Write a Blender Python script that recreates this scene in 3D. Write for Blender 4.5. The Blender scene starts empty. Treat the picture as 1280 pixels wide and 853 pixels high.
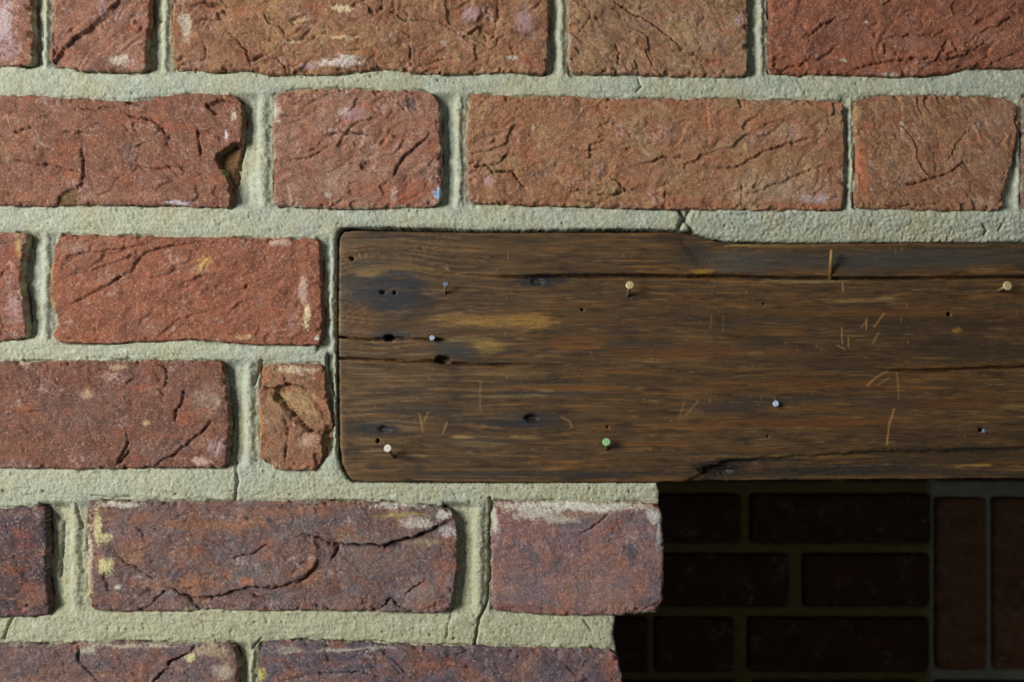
import bpy, math
import numpy as np

# ------------------------------------------------------------------ camera, light, exposure
SC = bpy.context.scene
S = 0.000456            # metres per reference pixel on the face of the wall (a brick is 215 x 65 mm)
CX, CY = 640.0, 426.5
LENS = 35.0
CAM_D = 1280 * S * LENS / 36.0

cam_data = bpy.data.cameras.new('camera')
cam_data.lens = LENS
cam_data.sensor_width = 36.0
cam_data.clip_start = 0.01
cam_data.dof.use_dof = True
cam_data.dof.focus_distance = CAM_D
cam_data.dof.aperture_fstop = 11.0
cam = bpy.data.objects.new('camera', cam_data)
cam.location = (0, -CAM_D, 0)
cam.rotation_euler = (math.pi / 2, 0, 0)
SC.collection.objects.link(cam)
SC.camera = cam

world = bpy.data.worlds.new('room_light')
world.use_nodes = True
world.node_tree.nodes['Background'].inputs[0].default_value = (0.86, 0.94, 1.0, 1)
world.node_tree.nodes['Background'].inputs[1].default_value = 0.11
SC.world = world

win = bpy.data.lights.new('window_daylight', 'AREA')
win.shape = 'RECTANGLE'
win.size, win.size_y = 0.8, 1.0
win.energy = 50
win.color = (1.0, 0.99, 0.93)
wo = bpy.data.objects.new('window_daylight', win)
wo.location = (-1.42, -1.2, 0.44)
SC.collection.objects.link(wo)
_d = np.array([0.0, 0.0, 0.0]) - np.array(wo.location)
from mathutils import Vector
wo.rotation_euler = Vector(_d).to_track_quat('-Z', 'Y').to_euler()

SC.view_settings.view_transform = 'Standard'
SC.view_settings.look = 'None'
SC.view_settings.gamma = 1.0
SC.view_settings.use_curve_mapping = False
SC.view_settings.exposure = 0.0

# ------------------------------------------------------------------ numeric helpers
def lin(c):
    c = np.asarray(c, float) / 255.0
    return np.where(c <= 0.04045, c / 12.92, ((c + 0.055) / 1.055) ** 2.4)

def _hash(ix, iy, seed):
    h = (ix.astype(np.uint32) * np.uint32(374761393) + iy.astype(np.uint32) * np.uint32(668265263)
         + np.uint32((seed * 2246822519 + 977) & 0xffffffff))
    h = (h ^ (h >> np.uint32(13))) * np.uint32(1274126177)
    h = h ^ (h >> np.uint32(16))
    h = h * np.uint32(2654435761)
    return (h ^ (h >> np.uint32(15)))

_ANG = np.linspace(0, 2 * math.pi, 257)[:256]
_GX, _GY = np.cos(_ANG).astype(np.float32), np.sin(_ANG).astype(np.float32)

def perlin(x, y, seed=0):
    x = np.asarray(x, np.float32); y = np.asarray(y, np.float32)
    fx, fy = np.floor(x), np.floor(y)
    ix, iy = fx.astype(np.int32), fy.astype(np.int32)
    dx, dy = x - fx, y - fy
    u = dx * dx * dx * (dx * (dx * 6 - 15) + 10)
    v = dy * dy * dy * (dy * (dy * 6 - 15) + 10)
    def g(a, b, ex, ey):
        k = (_hash(a, b, seed) & np.uint32(255)).astype(np.int32)
        return _GX[k] * ex + _GY[k] * ey
    n00 = g(ix, iy, dx, dy); n10 = g(ix + 1, iy, dx - 1, dy)
    n01 = g(ix, iy + 1, dx, dy - 1); n11 = g(ix + 1, iy + 1, dx - 1, dy - 1)
    a = n00 + u * (n10 - n00); b = n01 + u * (n11 - n01)
    return (a + v * (b - a)) * 1.5

def fbm(x, y, seed=0, octaves=4, gain=0.5):
    s = 0; a = 1.0; t = 0
    for i in range(octaves):
        s = s + a * perlin(x * 2 ** i, y * 2 ** i, seed + i * 17); t += a; a *= gain
    return s / t

def sstep(a, b, x):
    t = np.clip((x - a) / (b - a), 0, 1)
    return t * t * (3 - 2 * t)

def polydist(x, y, pts):
    """distance to an open polyline, side (+1 = left hand of travel as seen in the picture), position 0..1"""
    pts = np.asarray(pts, float)
    seg = np.diff(pts, axis=0); L = np.hypot(seg[:, 0], seg[:, 1]); cum = np.concatenate([[0], np.cumsum(L)])
    best = np.full(x.shape, 1e9); side = np.zeros(x.shape); tt = np.zeros(x.shape)
    for i in range(len(seg)):
        ax, ay = pts[i]; sx, sy = seg[i]
        t = np.clip(((x - ax) * sx + (y - ay) * sy) / (L[i] ** 2 + 1e-9), 0, 1)
        ex, ey = x - ax - t * sx, y - ay - t * sy
        d = np.hypot(ex, ey); m = d < best
        best = np.where(m, d, best)
        side = np.where(m, np.sign(sy * ex - sx * ey), side)
        tt = np.where(m, (cum[i] + t * L[i]) / cum[-1], tt)
    return best, side, tt

def polysd(x, y, pts):
    """signed distance to a closed polygon, positive outside"""
    pts = np.asarray(pts, float); n = len(pts)
    d = np.full(x.shape, 1e9); ins = np.zeros(x.shape, bool)
    for i in range(n):
        ax, ay = pts[i]; bx, by = pts[(i + 1) % n]
        sx, sy = bx - ax, by - ay
        t = np.clip(((x - ax) * sx + (y - ay) * sy) / (sx * sx + sy * sy + 1e-9), 0, 1)
        d = np.minimum(d, np.hypot(x - ax - t * sx, y - ay - t * sy))
        if ay != by:
            c = ((ay > y) != (by > y)) & (x < (bx - ax) * (y - ay) / (by - ay) + ax)
            ins ^= c
    return np.where(ins, -d, d)

def resample(pts, n):
    pts = np.asarray(pts, float)
    L = np.concatenate([[0], np.cumsum(np.hypot(*np.diff(pts, axis=0).T))])
    t = np.linspace(0, L[-1], n)
    return np.stack([np.interp(t, L, pts[:, 0]), np.interp(t, L, pts[:, 1])], 1)

# ------------------------------------------------------------------ mesh helpers
WORLD_AT = {}
def make_object(name, verts, faces, mat, parent=None, colour=None, smooth=True, origin=None):
    """verts (N,3) world, faces: list of (M,k) arrays or lists"""
    verts = np.asarray(verts, np.float64)
    o0 = np.zeros(3) if origin is None else np.asarray(origin, float)
    me = bpy.data.meshes.new(name)
    loops, starts, totals, c = [], [], [], 0
    for f in faces:
        f = np.asarray(f, np.int32)
        loops.append(f.ravel()); k = f.shape[1]
        starts.append(c + np.arange(len(f)) * k); totals.append(np.full(len(f), k)); c += f.size
    loops = np.concatenate(loops); starts = np.concatenate(starts).astype(np.int32); totals = np.concatenate(totals).astype(np.int32)
    me.vertices.add(len(verts)); me.vertices.foreach_set('co', (verts - o0).astype(np.float32).ravel())
    me.loops.add(len(loops)); me.loops.foreach_set('vertex_index', loops)
    me.polygons.add(len(starts)); me.polygons.foreach_set('loop_start', starts); me.polygons.foreach_set('loop_total', totals)
    me.update(calc_edges=True); me.validate()
    me.polygons.foreach_set('use_smooth', np.full(len(me.polygons), smooth))
    if colour is not None:
        a = me.attributes.new('pigment', 'FLOAT_COLOR', 'POINT')
        col = np.ones((len(verts), 4), np.float32); col[:, :3] = np.clip(colour, 0.002, 0.95)
        a.data.foreach_set('color', col.ravel())
    me.materials.append(mat)
    ob = bpy.data.objects.new(name, me); SC.collection.objects.link(ob)
    ob.location = o0
    WORLD_AT[ob.name] = o0
    if parent is not None:
        ob.parent = parent
        ob.location = o0 - WORLD_AT[parent.name]
    return ob

def box_faces(x0, x1, y0, y1, z0, z1):
    v = np.array([(x, y, z) for x in (x0, x1) for y in (y0, y1) for z in (z0, z1)], float)
    f = np.array([(0, 1, 3, 2), (4, 6, 7, 5), (0, 4, 5, 1), (2, 3, 7, 6), (0, 2, 6, 4), (1, 5, 7, 3)])
    return v, f

# ------------------------------------------------------------------ materials
def mat_mineral(name, grain, bump, rough, grain_scale=2300.0, spec=0.25, white=0.0, pits=0.0):
    m = bpy.data.materials.new(name); m.use_nodes = True
    nt = m.node_tree; n = nt.nodes; l = nt.links
    bs = n['Principled BSDF']; bs.inputs['Roughness'].default_value = rough; bs.inputs['Specular IOR Level'].default_value = spec
    at = n.new('ShaderNodeAttribute'); at.attribute_name = 'pigment'
    geo = n.new('ShaderNodeNewGeometry')
    no = n.new('ShaderNodeTexNoise'); no.inputs['Scale'].default_value = grain_scale; no.inputs['Detail'].default_value = 2.0
    l.new(geo.outputs['Position'], no.inputs['Vector'])
    mr = n.new('ShaderNodeMapRange'); mr.inputs['From Min'].default_value = 0.3; mr.inputs['From Max'].default_value = 0.7
    mr.inputs['To Min'].default_value = 1 - grain; mr.inputs['To Max'].default_value = 1 + grain
    l.new(no.outputs['Fac'], mr.inputs['Value'])
    mul = n.new('ShaderNodeVectorMath'); mul.operation = 'SCALE'
    l.new(at.outputs['Color'], mul.inputs[0]); l.new(mr.outputs[0], mul.inputs['Scale'])
    last = mul.outputs[0]
    if white > 0:
        n2 = n.new('ShaderNodeTexNoise'); n2.inputs['Scale'].default_value = 1150.0; n2.inputs['Detail'].default_value = 1.5
        l.new(geo.outputs['Position'], n2.inputs['Vector'])
        r2 = n.new('ShaderNodeMapRange'); r2.inputs['From Min'].default_value = 0.66; r2.inputs['From Max'].default_value = 0.74
        r2.inputs['To Max'].default_value = white
        l.new(n2.outputs['Fac'], r2.inputs['Value'])
        mx = n.new('ShaderNodeMix'); mx.data_type = 'RGBA'
        l.new(r2.outputs[0], mx.inputs['Factor']); l.new(last, mx.inputs[6]); mx.inputs[7].default_value = (0.48, 0.42, 0.35, 1)
        last = mx.outputs[2]
    l.new(last, bs.inputs['Base Color'])
    n3 = n.new('ShaderNodeTexNoise'); n3.inputs['Scale'].default_value = 1500.0; n3.inputs['Detail'].default_value = 3.0
    l.new(geo.outputs['Position'], n3.inputs['Vector'])
    bp = n.new('ShaderNodeBump'); bp.inputs['Strength'].default_value = bump; bp.inputs['Distance'].default_value = 0.0006
    l.new(n3.outputs['Fac'], bp.inputs['Height']); l.new(bp.outputs[0], bs.inputs['Normal'])
    return m

M_BRICK = mat_mineral('fired_clay', 0.30, 0.8, 0.92, grain_scale=1100, white=0.6)
M_MORTAR = mat_mineral('lime_mortar', 0.20, 0.9, 0.95, grain_scale=1000)
M_SOOT = mat_mineral('sooty_clay', 0.15, 0.4, 0.95)

def mat_timber():
    m = bpy.data.materials.new('old_oak'); m.use_nodes = True
    nt = m.node_tree; n = nt.nodes; l = nt.links
    bs = n['Principled BSDF']; bs.inputs['Roughness'].default_value = 0.5; bs.inputs['Specular IOR Level'].default_value = 0.32
    at = n.new('ShaderNodeAttribute'); at.attribute_name = 'pigment'
    geo = n.new('ShaderNodeNewGeometry')
    mp = n.new('ShaderNodeVectorMath'); mp.operation = 'MULTIPLY'; mp.inputs[1].default_value = (90, 900, 1500)
    l.new(geo.outputs['Position'], mp.inputs[0])
    no = n.new('ShaderNodeTexNoise'); no.inputs['Scale'].default_value = 1.0; no.inputs['Detail'].default_value = 3.0
    l.new(mp.outputs[0], no.inputs['Vector'])
    mr = n.new('ShaderNodeMapRange'); mr.inputs['From Min'].default_value = 0.3; mr.inputs['From Max'].default_value = 0.7
    mr.inputs['To Min'].default_value = 0.80; mr.inputs['To Max'].default_value = 1.20
    l.new(no.outputs['Fac'], mr.inputs['Value'])
    mul = n.new('ShaderNodeVectorMath'); mul.operation = 'SCALE'
    l.new(at.outputs['Color'], mul.inputs[0]); l.new(mr.outputs[0], mul.inputs['Scale'])
    l.new(mul.outputs[0], bs.inputs['Base Color'])
    rr = n.new('ShaderNodeMapRange'); rr.inputs['To Min'].default_value = 0.42; rr.inputs['To Max'].default_value = 0.72
    l.new(no.outputs['Fac'], rr.inputs['Value']); l.new(rr.outputs[0], bs.inputs['Roughness'])
    bp = n.new('ShaderNodeBump'); bp.inputs['Strength'].default_value = 0.35; bp.inputs['Distance'].default_value = 0.0003
    l.new(no.outputs['Fac'], bp.inputs['Height']); l.new(bp.outputs[0], bs.inputs['Normal'])
    return m
M_OAK = mat_timber()

def mat_metal(name, rgb, rough=0.45, metal=0.8):
    m = bpy.data.materials.new(name); m.use_nodes = True
    nt = m.node_tree; n = nt.nodes; l = nt.links
    bs = n['Principled BSDF']; bs.inputs['Metallic'].default_value = metal; bs.inputs['Roughness'].default_value = rough
    no = n.new('ShaderNodeTexNoise'); no.inputs['Scale'].default_value = 900.0; no.inputs['Detail'].default_value = 3.0
    geo = n.new('ShaderNodeNewGeometry'); l.new(geo.outputs['Position'], no.inputs['Vector'])
    cr = n.new('ShaderNodeValToRGB')
    c = lin(rgb)
    cr.color_ramp.elements[0].position = 0.3; cr.color_ramp.elements[0].color = (*(c * 0.6), 1)
    cr.color_ramp.elements[1].position = 0.6; cr.color_ramp.elements[1].color = (*c, 1)
    l.new(no.outputs['Fac'], cr.inputs[0]); l.new(cr.outputs[0], bs.inputs['Base Color'])
    return m

# ------------------------------------------------------------------ brick
CROP = {1: (0, 0, 2.909), 2: (420, 0, 2.909), 3: (840, 0, 2.909), 4: (0, 280, 2.909), 5: (0, 563, 2.909), 6: (420, 563, 2.909),
        7: (0, 90, 4.0), 8: (200, 0, 4.0), 9: (300, 420, 3.877), 10: (90, 610, 5.016), 11: (380, 610, 5.016)}
def C(k, *p):
    x0, y0, s = CROP[k]
    return [(x0 + a / s, y0 + b / s) for a, b in zip(p[::2], p[1::2])]

MORTAR_RGB = (172, 172, 148)
def brick_outline(top, right, bottom, left):
    return list(top) + list(right) + list(bottom)[::-1] + list(left)[::-1]

def mute(c, k=0.31, g=1.04):
    w = float(np.clip((c[0] - c[2] - 30) / 30.0, 0, 1))      # red clay leans to orange, burnt purple clay stays cool
    c = lin(c) * (np.array([1.0, 1.17, 0.88]) * w + np.array([0.99, 1.03, 0.98]) * (1 - w)); k = k * (0.9 + 0.1 * w); m = c.mean()
    return (c * (1 - k) + m * k * np.array([1.05, 1.0, 0.90])) * g

def build_brick(parent, top, bottom, left=None, right=None, pal=((135, 70, 50),), seed=1, step_px=1.3, cracks=(), gouges=(), blobs=(), plates=(),
                residue=0.5, depth=0.10, rough=1.0, fold=1.0, ang=0.4, k=1.0, y0=0.0, mat=None, proud=0.0, soft=4.5, label=None, random_cracks=3, scale_col=1.0, oxide=(164, 86, 54)):
    """front face: a Coons patch over the traced outline, pushed in depth by folds, cracks, pits and grain; sides go back `depth`"""
    top = list(top); bottom = list(bottom)
    left = [top[0]] + list(left or []) + [bottom[0]]
    right = [top[-1]] + list(right or []) + [bottom[-1]]
    w = max(p[0] for p in top) - min(p[0] for p in top); h = max(p[1] for p in left) - min(p[1] for p in left)
    nu = max(6, int(w / step_px)); nv = max(5, int(h / step_px))
    T, B = resample(top, nu), resample(bottom, nu)
    Lf, R = resample(left, nv), resample(right, nv)
    u = np.linspace(0, 1, nu)[None, :, None]; v = np.linspace(0, 1, nv)[:, None, None]
    P = ((1 - v) * T[None] + v * B[None] + (1 - u) * Lf[:, None] + u * R[:, None]
         - ((1 - u) * (1 - v) * T[0] + u * (1 - v) * T[-1] + (1 - u) * v * B[0] + u * v * B[-1]))
    x, y = P[..., 0], P[..., 1]
    du = np.minimum(u[..., 0] * w, (1 - u[..., 0]) * w) + 0 * x; dv = np.minimum(v[..., 0] * h, (1 - v[..., 0]) * h) + 0 * x
    # corner rounding and ragged outline
    rc = 5.0
    q = np.clip(1 - du / rc, 0, 1) * np.clip(1 - dv / rc, 0, 1) * 2.2
    mx, my = (top[0][0] + top[-1][0]) / 2, (left[0][1] + left[-1][1]) / 2
    x = x + np.sign(mx - x) * q; y = y + np.sign(my - y) * q
    edge = np.exp(-np.minimum(du, dv) / 6.0)
    if step_px < 4:
        x = x + edge * (2.6 * fbm(x / 16, y / 16, seed + 3, 4, .6) + 1.0 * perlin(x / 5, y / 5, seed + 5))
        y = y + edge * (2.6 * fbm(x / 16 + 40, y / 16, seed + 4, 4, .6) + 1.0 * perlin(x / 5, y / 5, seed + 6))
    # depth of the face, mm, positive = recessed
    r = soft * (0.75 + 0.5 * fbm(x / 40, y / 40, seed + 8, 2))
    dd = r - np.hypot(np.maximum(r - du, 0), np.maximum(r - dv, 0)); dd = np.clip(dd, 0, None)
    H = (r - np.sqrt(np.maximum(r * r - (r - dd) ** 2, 0))) * S * 1000 * 0.85
    H = H + 2.2 * rough * sstep(0.08, 0.42, fbm(x / 15, y / 13, seed + 12, 4, .6)) * np.exp(-(np.minimum(du, dv) / 6.0) ** 2)
    ca, sa = math.cos(ang), math.sin(ang)
    xr, yr = (x * ca + y * sa), (-x * sa + y * ca)
    wx = x + 16 * fbm(x / 55, y / 55, seed + 20, 3); wy = y + 16 * fbm(x / 55 + 9, y / 55, seed + 21, 3)
    wr, wq = (wx * ca + wy * sa), (-wx * sa + wy * ca)
    H = H + 1.6 * rough * fbm(x / 80, y / 60, seed + 30, 3)
    f = fbm(wr / 95, wq / 38, seed + 40, 3) * 2.6
    fr = f - np.floor(f)
    saw = fr - sstep(0.90, 1.0, fr)
    msk = sstep(-0.15, 0.35, fbm(x / 70, y / 50, seed + 44, 2))
    H = H + 1.7 * fold * msk * (0.5 - saw)
    rid = 1 - np.abs(fbm(wr / 42, wq / 22, seed + 50, 4)) * 2.2
    H = H + 0.55 * rough * sstep(0.80, 1.0, rid) * sstep(-0.1, 0.3, fbm(x / 50, y / 50, seed + 55, 2))
    H = H - 1.0 * rough * fbm(wr / 27, wq / 14, seed + 60, 5, 0.6) + 0.55 * rough * (0.3 - np.abs(fbm(wr / 15, wq / 10, seed + 63, 4, 0.6))) 
    if step_px < 4:
        tex = (0.6 + 0.8 * sstep(-.3, .4, fbm(x / 45, y / 35, seed + 72, 3))) * (0.55 + 0.45 * rough)
        H = H - 0.27 * tex * fbm(x / 6.5, y / 5.5, seed + 70, 3, 0.7) - 0.11 * tex * perlin(x / 2.8, y / 2.6, seed + 75)
        pit = perlin(x / 7.0, y / 7.0, seed + 80)
        H = H + 0.8 * rough * sstep(0.55, 0.8, pit) * sstep(0.0, 0.3, fbm(x / 60, y / 60, seed + 81, 2))
    jx = x + 4.4 * fbm(x / 13, y / 13, seed + 90, 5, 0.7); jy = y + 4.4 * fbm(x / 13 + 7, y / 13, seed + 91, 4, 0.65)
    cvar = 0.72 + 0.9 * fbm(x / 13, y / 13, seed + 93, 3)
    rng = np.random.RandomState(seed)
    allc = list(cracks)
    for _ in range(random_cracks if step_px < 4 else 0):
        px_, py_ = rng.uniform(min(left[0][0], left[-1][0]) + 8, right[0][0] - 20), rng.uniform(top[0][1] + 12, bottom[0][1] - 12)
        if not (-40 < px_ < 1320): continue
        a = rng.normal(0.0, 0.55) - 0.25; pts = [(px_, py_)]
        for _k in range(rng.randint(2, 5)):
            a += rng.normal(0, 0.35); s = rng.uniform(7, 15); px_ += s * math.cos(a); py_ += s * math.sin(a); pts.append((px_, py_))
        allc.append((pts, rng.uniform(0.5, 0.8), rng.uniform(0.4, 0.9), rng.uniform(-0.2, 0.4)))
    for c in allc:
        pts, cw, cd, cs = (list(c) + [0, 0, 0])[:4]
        pts = np.asarray(pts)
        m = ((x > pts[:, 0].min() - 30) & (x < pts[:, 0].max() + 30) & (y > pts[:, 1].min() - 30) & (y < pts[:, 1].max() + 30))
        if not m.any(): continue
        d, sd, t = polydist(jx[m], jy[m], pts)
        taper = np.clip(1.15 - np.abs(2 * t - 1) ** 3, 0.15, 1)
        cv = np.clip(cvar[m], 0.45, 1.35)
        wl = cw * (0.5 + 0.35 * taper) * (0.55 + 0.45 * cv)
        H[m] += cd * 1.6 * taper * cv * np.exp(-(d / wl) ** 2)
        if cs:
            pe = np.exp(-(d / 14.0)) * taper
            H[m] += -cs * 0.75 * np.clip(sd * d / 1.0, -1, 1) * pe
    for (gx, gy, rx, ry, gd) in gouges:
        e = np.hypot((jx - gx) / rx, (jy - gy) / ry)
        H += gd * sstep(1.15, 0.45, e + 0.3 * perlin(x / 6, y / 6, seed + 33))
    for (pts, ph, pc) in plates:
        H -= ph * sstep(1.6, -1.2, polysd(jx, jy, pts))
    # colour of the clay, its burnt patches, lime bloom and smears of mortar
    pal = [mute(c) * scale_col for c in pal]
    col = np.empty(x.shape + (3,)); col[:] = pal[0]
    for i, c in enumerate(pal[1:]):
        nse = fbm(wx / 46, wy / 32, seed + 100 + 9 * i, 5, 0.62)
        mk = sstep(-0.02, 0.30, nse)[..., None] * 0.85
        col = col * (1 - mk) + c * mk
    vary = (1 + 0.55 * fbm(x / 11, y / 10, seed + 140, 4, 0.7)) * (1 + 0.24 * fbm(x / 3.6, y / 3.6, seed + 144, 2, 0.8))
    col = col * vary[..., None]
    sp = perlin(x / 2.7, y / 2.7, seed + 146)
    k1 = ((0.42 if step_px < 2.5 else 0) * sstep(.50, .72, sp))[..., None]; col = col * (1 - k1) + lin((205, 180, 150)) * k1
    k2 = ((0.35 if step_px < 2.5 else 0) * sstep(.45, .7, perlin(x / 3.3, y / 3.3, seed + 148)))[..., None]; col = col * (1 - k2) + lin((78, 50, 46)) * k2
    dn = fbm(x / 5, y / 5, seed + 150, 3, 0.7)
    wfb = sstep(0.10, 0.40, fbm(x / 40, y / 30, seed + 155, 4, 0.6)) * sstep(-0.10, 0.35, dn) * min(0.8, 0.35 + 0.5 * residue) * 0.9
    col = col * (1 - wfb[..., None]) + lin((190, 166, 160)) * wfb[..., None]
    orf = (0.36 * sstep(0.10, 0.45, fbm(x / 52, y / 24, seed + 157, 5, 0.68)))[..., None]; col = col * (1 - orf) + lin(oxide) * scale_col * orf
    dmin = np.minimum(du, dv)
    em = sstep(2.0, -2.0, dmin - 4.5 * residue * (0.6 + 2.2 * fbm(x / 22, y / 22, seed + 160, 4, 0.6)) + 2.0) * 0.85 * min(1, residue * 1.6)
    spk = fbm(x / 3.2, y / 3.2, seed + 166, 2, .7)
    for (bx, by, rx, ry, bc, bs_) in blobs:
        e = np.hypot((wx * 0.35 + x * 0.65 - bx) / rx, (wy * 0.35 + y * 0.65 - by) / ry)
        lum = sum(bc) / 3.0; pale = lum > 150
        e = e + 0.8 * fbm(x / 11, y / 11, seed + 170, 5, 0.72) + (0.55 if pale else 0.3) * spk
        mk = (sstep(1.05 if pale else 1.3, 0.45 if pale else 0.20, e) * bs_ * (0.95 if pale else 0.8))[..., None]
        col = col * (1 - mk) + (lin(bc) if pale else mute(bc, .30, 1.0)) * mk
    em = em[..., None]
    col = col * (1 - em) + lin(MORTAR_RGB) * em
    for (pts, ph, pc) in plates:
        if pc is not None:
            mk = (0.85 * sstep(1.6, -1.2, polysd(jx, jy, pts)) * np.clip(0.65 + 1.0 * fbm(x / 9, y / 9, seed + 180, 5, .75), 0, 1))[..., None]
            col = col * (1 - mk) + lin(pc) * mk
    # assemble
    SS = S * k
    X = (x - CX) * SS; Z = (CY - y) * SS; Y = y0 + (H / 1000.0 - proud / 1000.0) * (k if k > 1 else 1)
    V = np.stack([X, Y, Z], -1).reshape(-1, 3); idx = np.arange(nu * nv).reshape(nv, nu)
    quads = np.stack([idx[:-1, :-1], idx[1:, :-1], idx[1:, 1:], idx[:-1, 1:]], -1).reshape(-1, 4)
    ring = np.concatenate([idx[0, :-1], idx[:-1, -1], idx[-1, :0:-1], idx[:0:-1, 0]])
    n = len(ring); base = len(V); cols = col.reshape(-1, 3)
    vv = [V]; cc = [cols]; fs = [quads]; prev = ring
    cen = np.array([V[:, 0].mean(), 0, V[:, 2].mean()])
    sides = [y0 + 0.005 * k, y0 + 0.011 * k] + list(np.linspace(y0 + 0.02, y0 + depth - 0.004, 24 if depth > 0.15 else 12 if step_px == 1.3 and x.max() > 770 and y.max() > 700 and x.max() < 800 else 0)) + [y0 + depth]
    for j, yb in enumerate(sides):
        rv = V[ring].copy(); rv[:, 1] = np.maximum(yb, rv[:, 1] + 0.0005 * (j + 1)) if j < 2 else yb
        sc = cols[ring]
        if 2 <= j < len(sides) - 1:
            nz = fbm(rv[:, 2] / S / 12, np.full(n, yb / S / 12), seed + 190, 4, .6); rv[:, 0] -= np.sign(rv[:, 0] - cen[0]) * 0.0006 * (0.5 + nz)
            sc = pal[0] * (1 + 0.5 * nz)[:, None]
        vv.append(rv); cc.append(sc)
        cur = base + np.arange(n); base += n
        fs.append(np.stack([prev, np.roll(prev, -1), np.roll(cur, -1), cur], -1)); prev = cur
    vv.append(np.array([[cen[0], y0 + depth, cen[2]]])); cc.append(cols[:1])
    fs.append(np.stack([prev, np.roll(prev, -1), np.full(n, base)], -1))
    ob = make_object('brick', np.concatenate(vv), fs, mat or M_BRICK, parent, np.concatenate(cc), origin=(cen[0], y0, cen[2]))
    if label: ob['label'] = label
    return ob

# ------------------------------------------------------------------ front wall: traced bricks
W_LILAC, W_WHITE, W_OCHRE, W_YEL = (172, 140, 145), (200, 190, 175), (165, 125, 75), (190, 175, 105)
RED, ORANGE, DARK, BLUEBLACK = (150, 72, 50), (175, 85, 45), (92, 52, 46), (72, 66, 76)
PAL_OCHRE = ((152, 92, 62), (160, 108, 68), (150, 84, 62), (128, 74, 54))
PAL_RED = ((146, 76, 56), (158, 82, 58), (128, 64, 52), (150, 88, 72))
PAL_PINK = ((148, 84, 72), (162, 104, 94), (150, 80, 62), (126, 72, 66))
PAL_DEEP = ((128, 68, 58), (112, 64, 60), (144, 76, 58), (120, 74, 70))
PAL_PURPLE = ((108, 76, 80), (88, 74, 88), (140, 78, 62), (104, 86, 92))
PAL_MAUVE = ((138, 90, 94), (122, 86, 98), (150, 88, 80), (112, 92, 104))

BR = []
def B(**kw): BR.append(kw); return kw
# top course
B(top=[(-430, -50), (-200, -51), (38, -50)], bottom=[(-430, 83), (-100, 84), (0, 82), (22, 82), (40, 80)], pal=PAL_PINK, seed=11, step=1,
  blobs=[(6, 30, 16, 34, (196, 176, 180), .8), (10, 62, 16, 20, W_LILAC, .6)], residue=.7)
B(top=[(66, -50), (120, -52), (188, -50)], right=[(187, 20), (182, 60)], bottom=[(63, 80), (80, 84), (102, 88), (165, 90), (184, 88)],
  left=[(65, 20), (61, 55)], pal=PAL_PINK, seed=12, ang=-0.75,
  cracks=[(C(1, 190, 240, 215, 190, 260, 150, 330, 100, 400, 50, 440, -20), 1.0, .8, .7), (C(1, 300, 240, 370, 190, 440, 130, 520, 80), 1.2, .8, -1.2), (C(1, 195, 150, 200, 190, 190, 220), 1.2, 2)],
  plates=[([(64,84),(72,70),(86,54),(106,38),(132,16),(150,-4),(166,-4),(150,22),(128,48),(108,68),(100,88)], -1.5, None)], gouges=[(74, 66, 6, 12, 1.6)], blobs=[(152, 76, 16, 8, W_WHITE, .8), (128, 5, 4, 20, W_LILAC, .6), (178, 84, 8, 6, (170, 140, 130), .5)], residue=.5)
B(top=[(215, -52), (400, -50), (686, -50)], right=[(686, 30)], bottom=[(217, 87), (260, 89), (312, 88), (335, 93), (356, 94), (380, 92), (420, 92), (450, 88), (475, 86), (520, 90), (560, 92), (640, 90), (684, 93)],
  left=[(214, 40)], pal=PAL_OCHRE, seed=13, rough=1.25, fold=1.2, ang=-0.3, residue=.45,
  cracks=[(C(8, 330, 150, 375, 190, 430, 250, 445, 300, 460, 340), 1.4, 2.2, .8), (C(8, 450, 320, 480, 290, 540, 280, 590, 295, 620, 330, 635, 360), 1.3, 1.8, .7),
          (C(2, 170, 40, 220, 55, 260, 75, 320, 70, 380, 80, 460, 125, 540, 155, 600, 210), 1.2, 1.6, .9), (C(2, 265, 75, 268, 150, 274, 250), .9, 1.3, .4),
          (C(2, 590, -20, 592, 60, 575, 130, 555, 165), 2.0, 2.0, 1.2), (C(8, 600, 120, 700, 90, 760, 70), 1, 1.0, .5), (C(8, 640, 210, 720, 190, 800, 200, 900, 205, 1000, 180), .9, .6, .8),
          (C(8, 1060, 60, 1120, 40, 1180, 60, 1240, 110), 1.6, 2, .8), (C(8, 140, 30, 220, 10, 300, 30, 340, 90), 1.6, 1.6, .8), (C(8, 190, 320, 230, 280, 220, 220), .8, 1, .3)],
  plates=[([(314,92),(316,78),(326,71),(340,70),(352,78),(358,96),(330,98)], 1.0, None), ([(624,-10),(626,30),(616,46),(606,56),(590,44),(574,36),(560,30),(556,-10)], -1.2, None), ([(478,8),(492,10),(505,20),(518,26),(540,22),(548,-20),(470,-20)], -1.2, None)],
  gouges=[(607, 28, 14, 20, 1.8), (520, 12, 20, 8, 1.2), (640, 55, 26, 14, .8), (345, 84, 20, 9, -1.2)],
  blobs=[(425, 78, 30, 6, (205, 190, 185), .95), (436, 72, 14, 4, (205, 195, 190), .8), (385, 82, 18, 4, W_LILAC, .7), (428, 9, 17, 5, (215, 195, 160), .9), (232, 35, 7, 22, W_WHITE, .75), (225, 25, 5, 10, W_WHITE, .8),
         (430, 47, 24, 3, (200, 175, 140), .8), (365, 50, 16, 3, (195, 170, 140), .7), (375, 24, 14, 3, (195, 160, 120), .6), (588, 15, 12, 14, W_LILAC, .75), (655, 25, 14, 16, W_LILAC, .75), (640, 74, 10, 4, W_WHITE, .8),
         (555, 53, 5, 4, (180, 160, 150), .7), (665, 80, 16, 10, (160, 80, 60), .6), (260, 60, 40, 30, (150, 84, 66), .4)])
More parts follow.
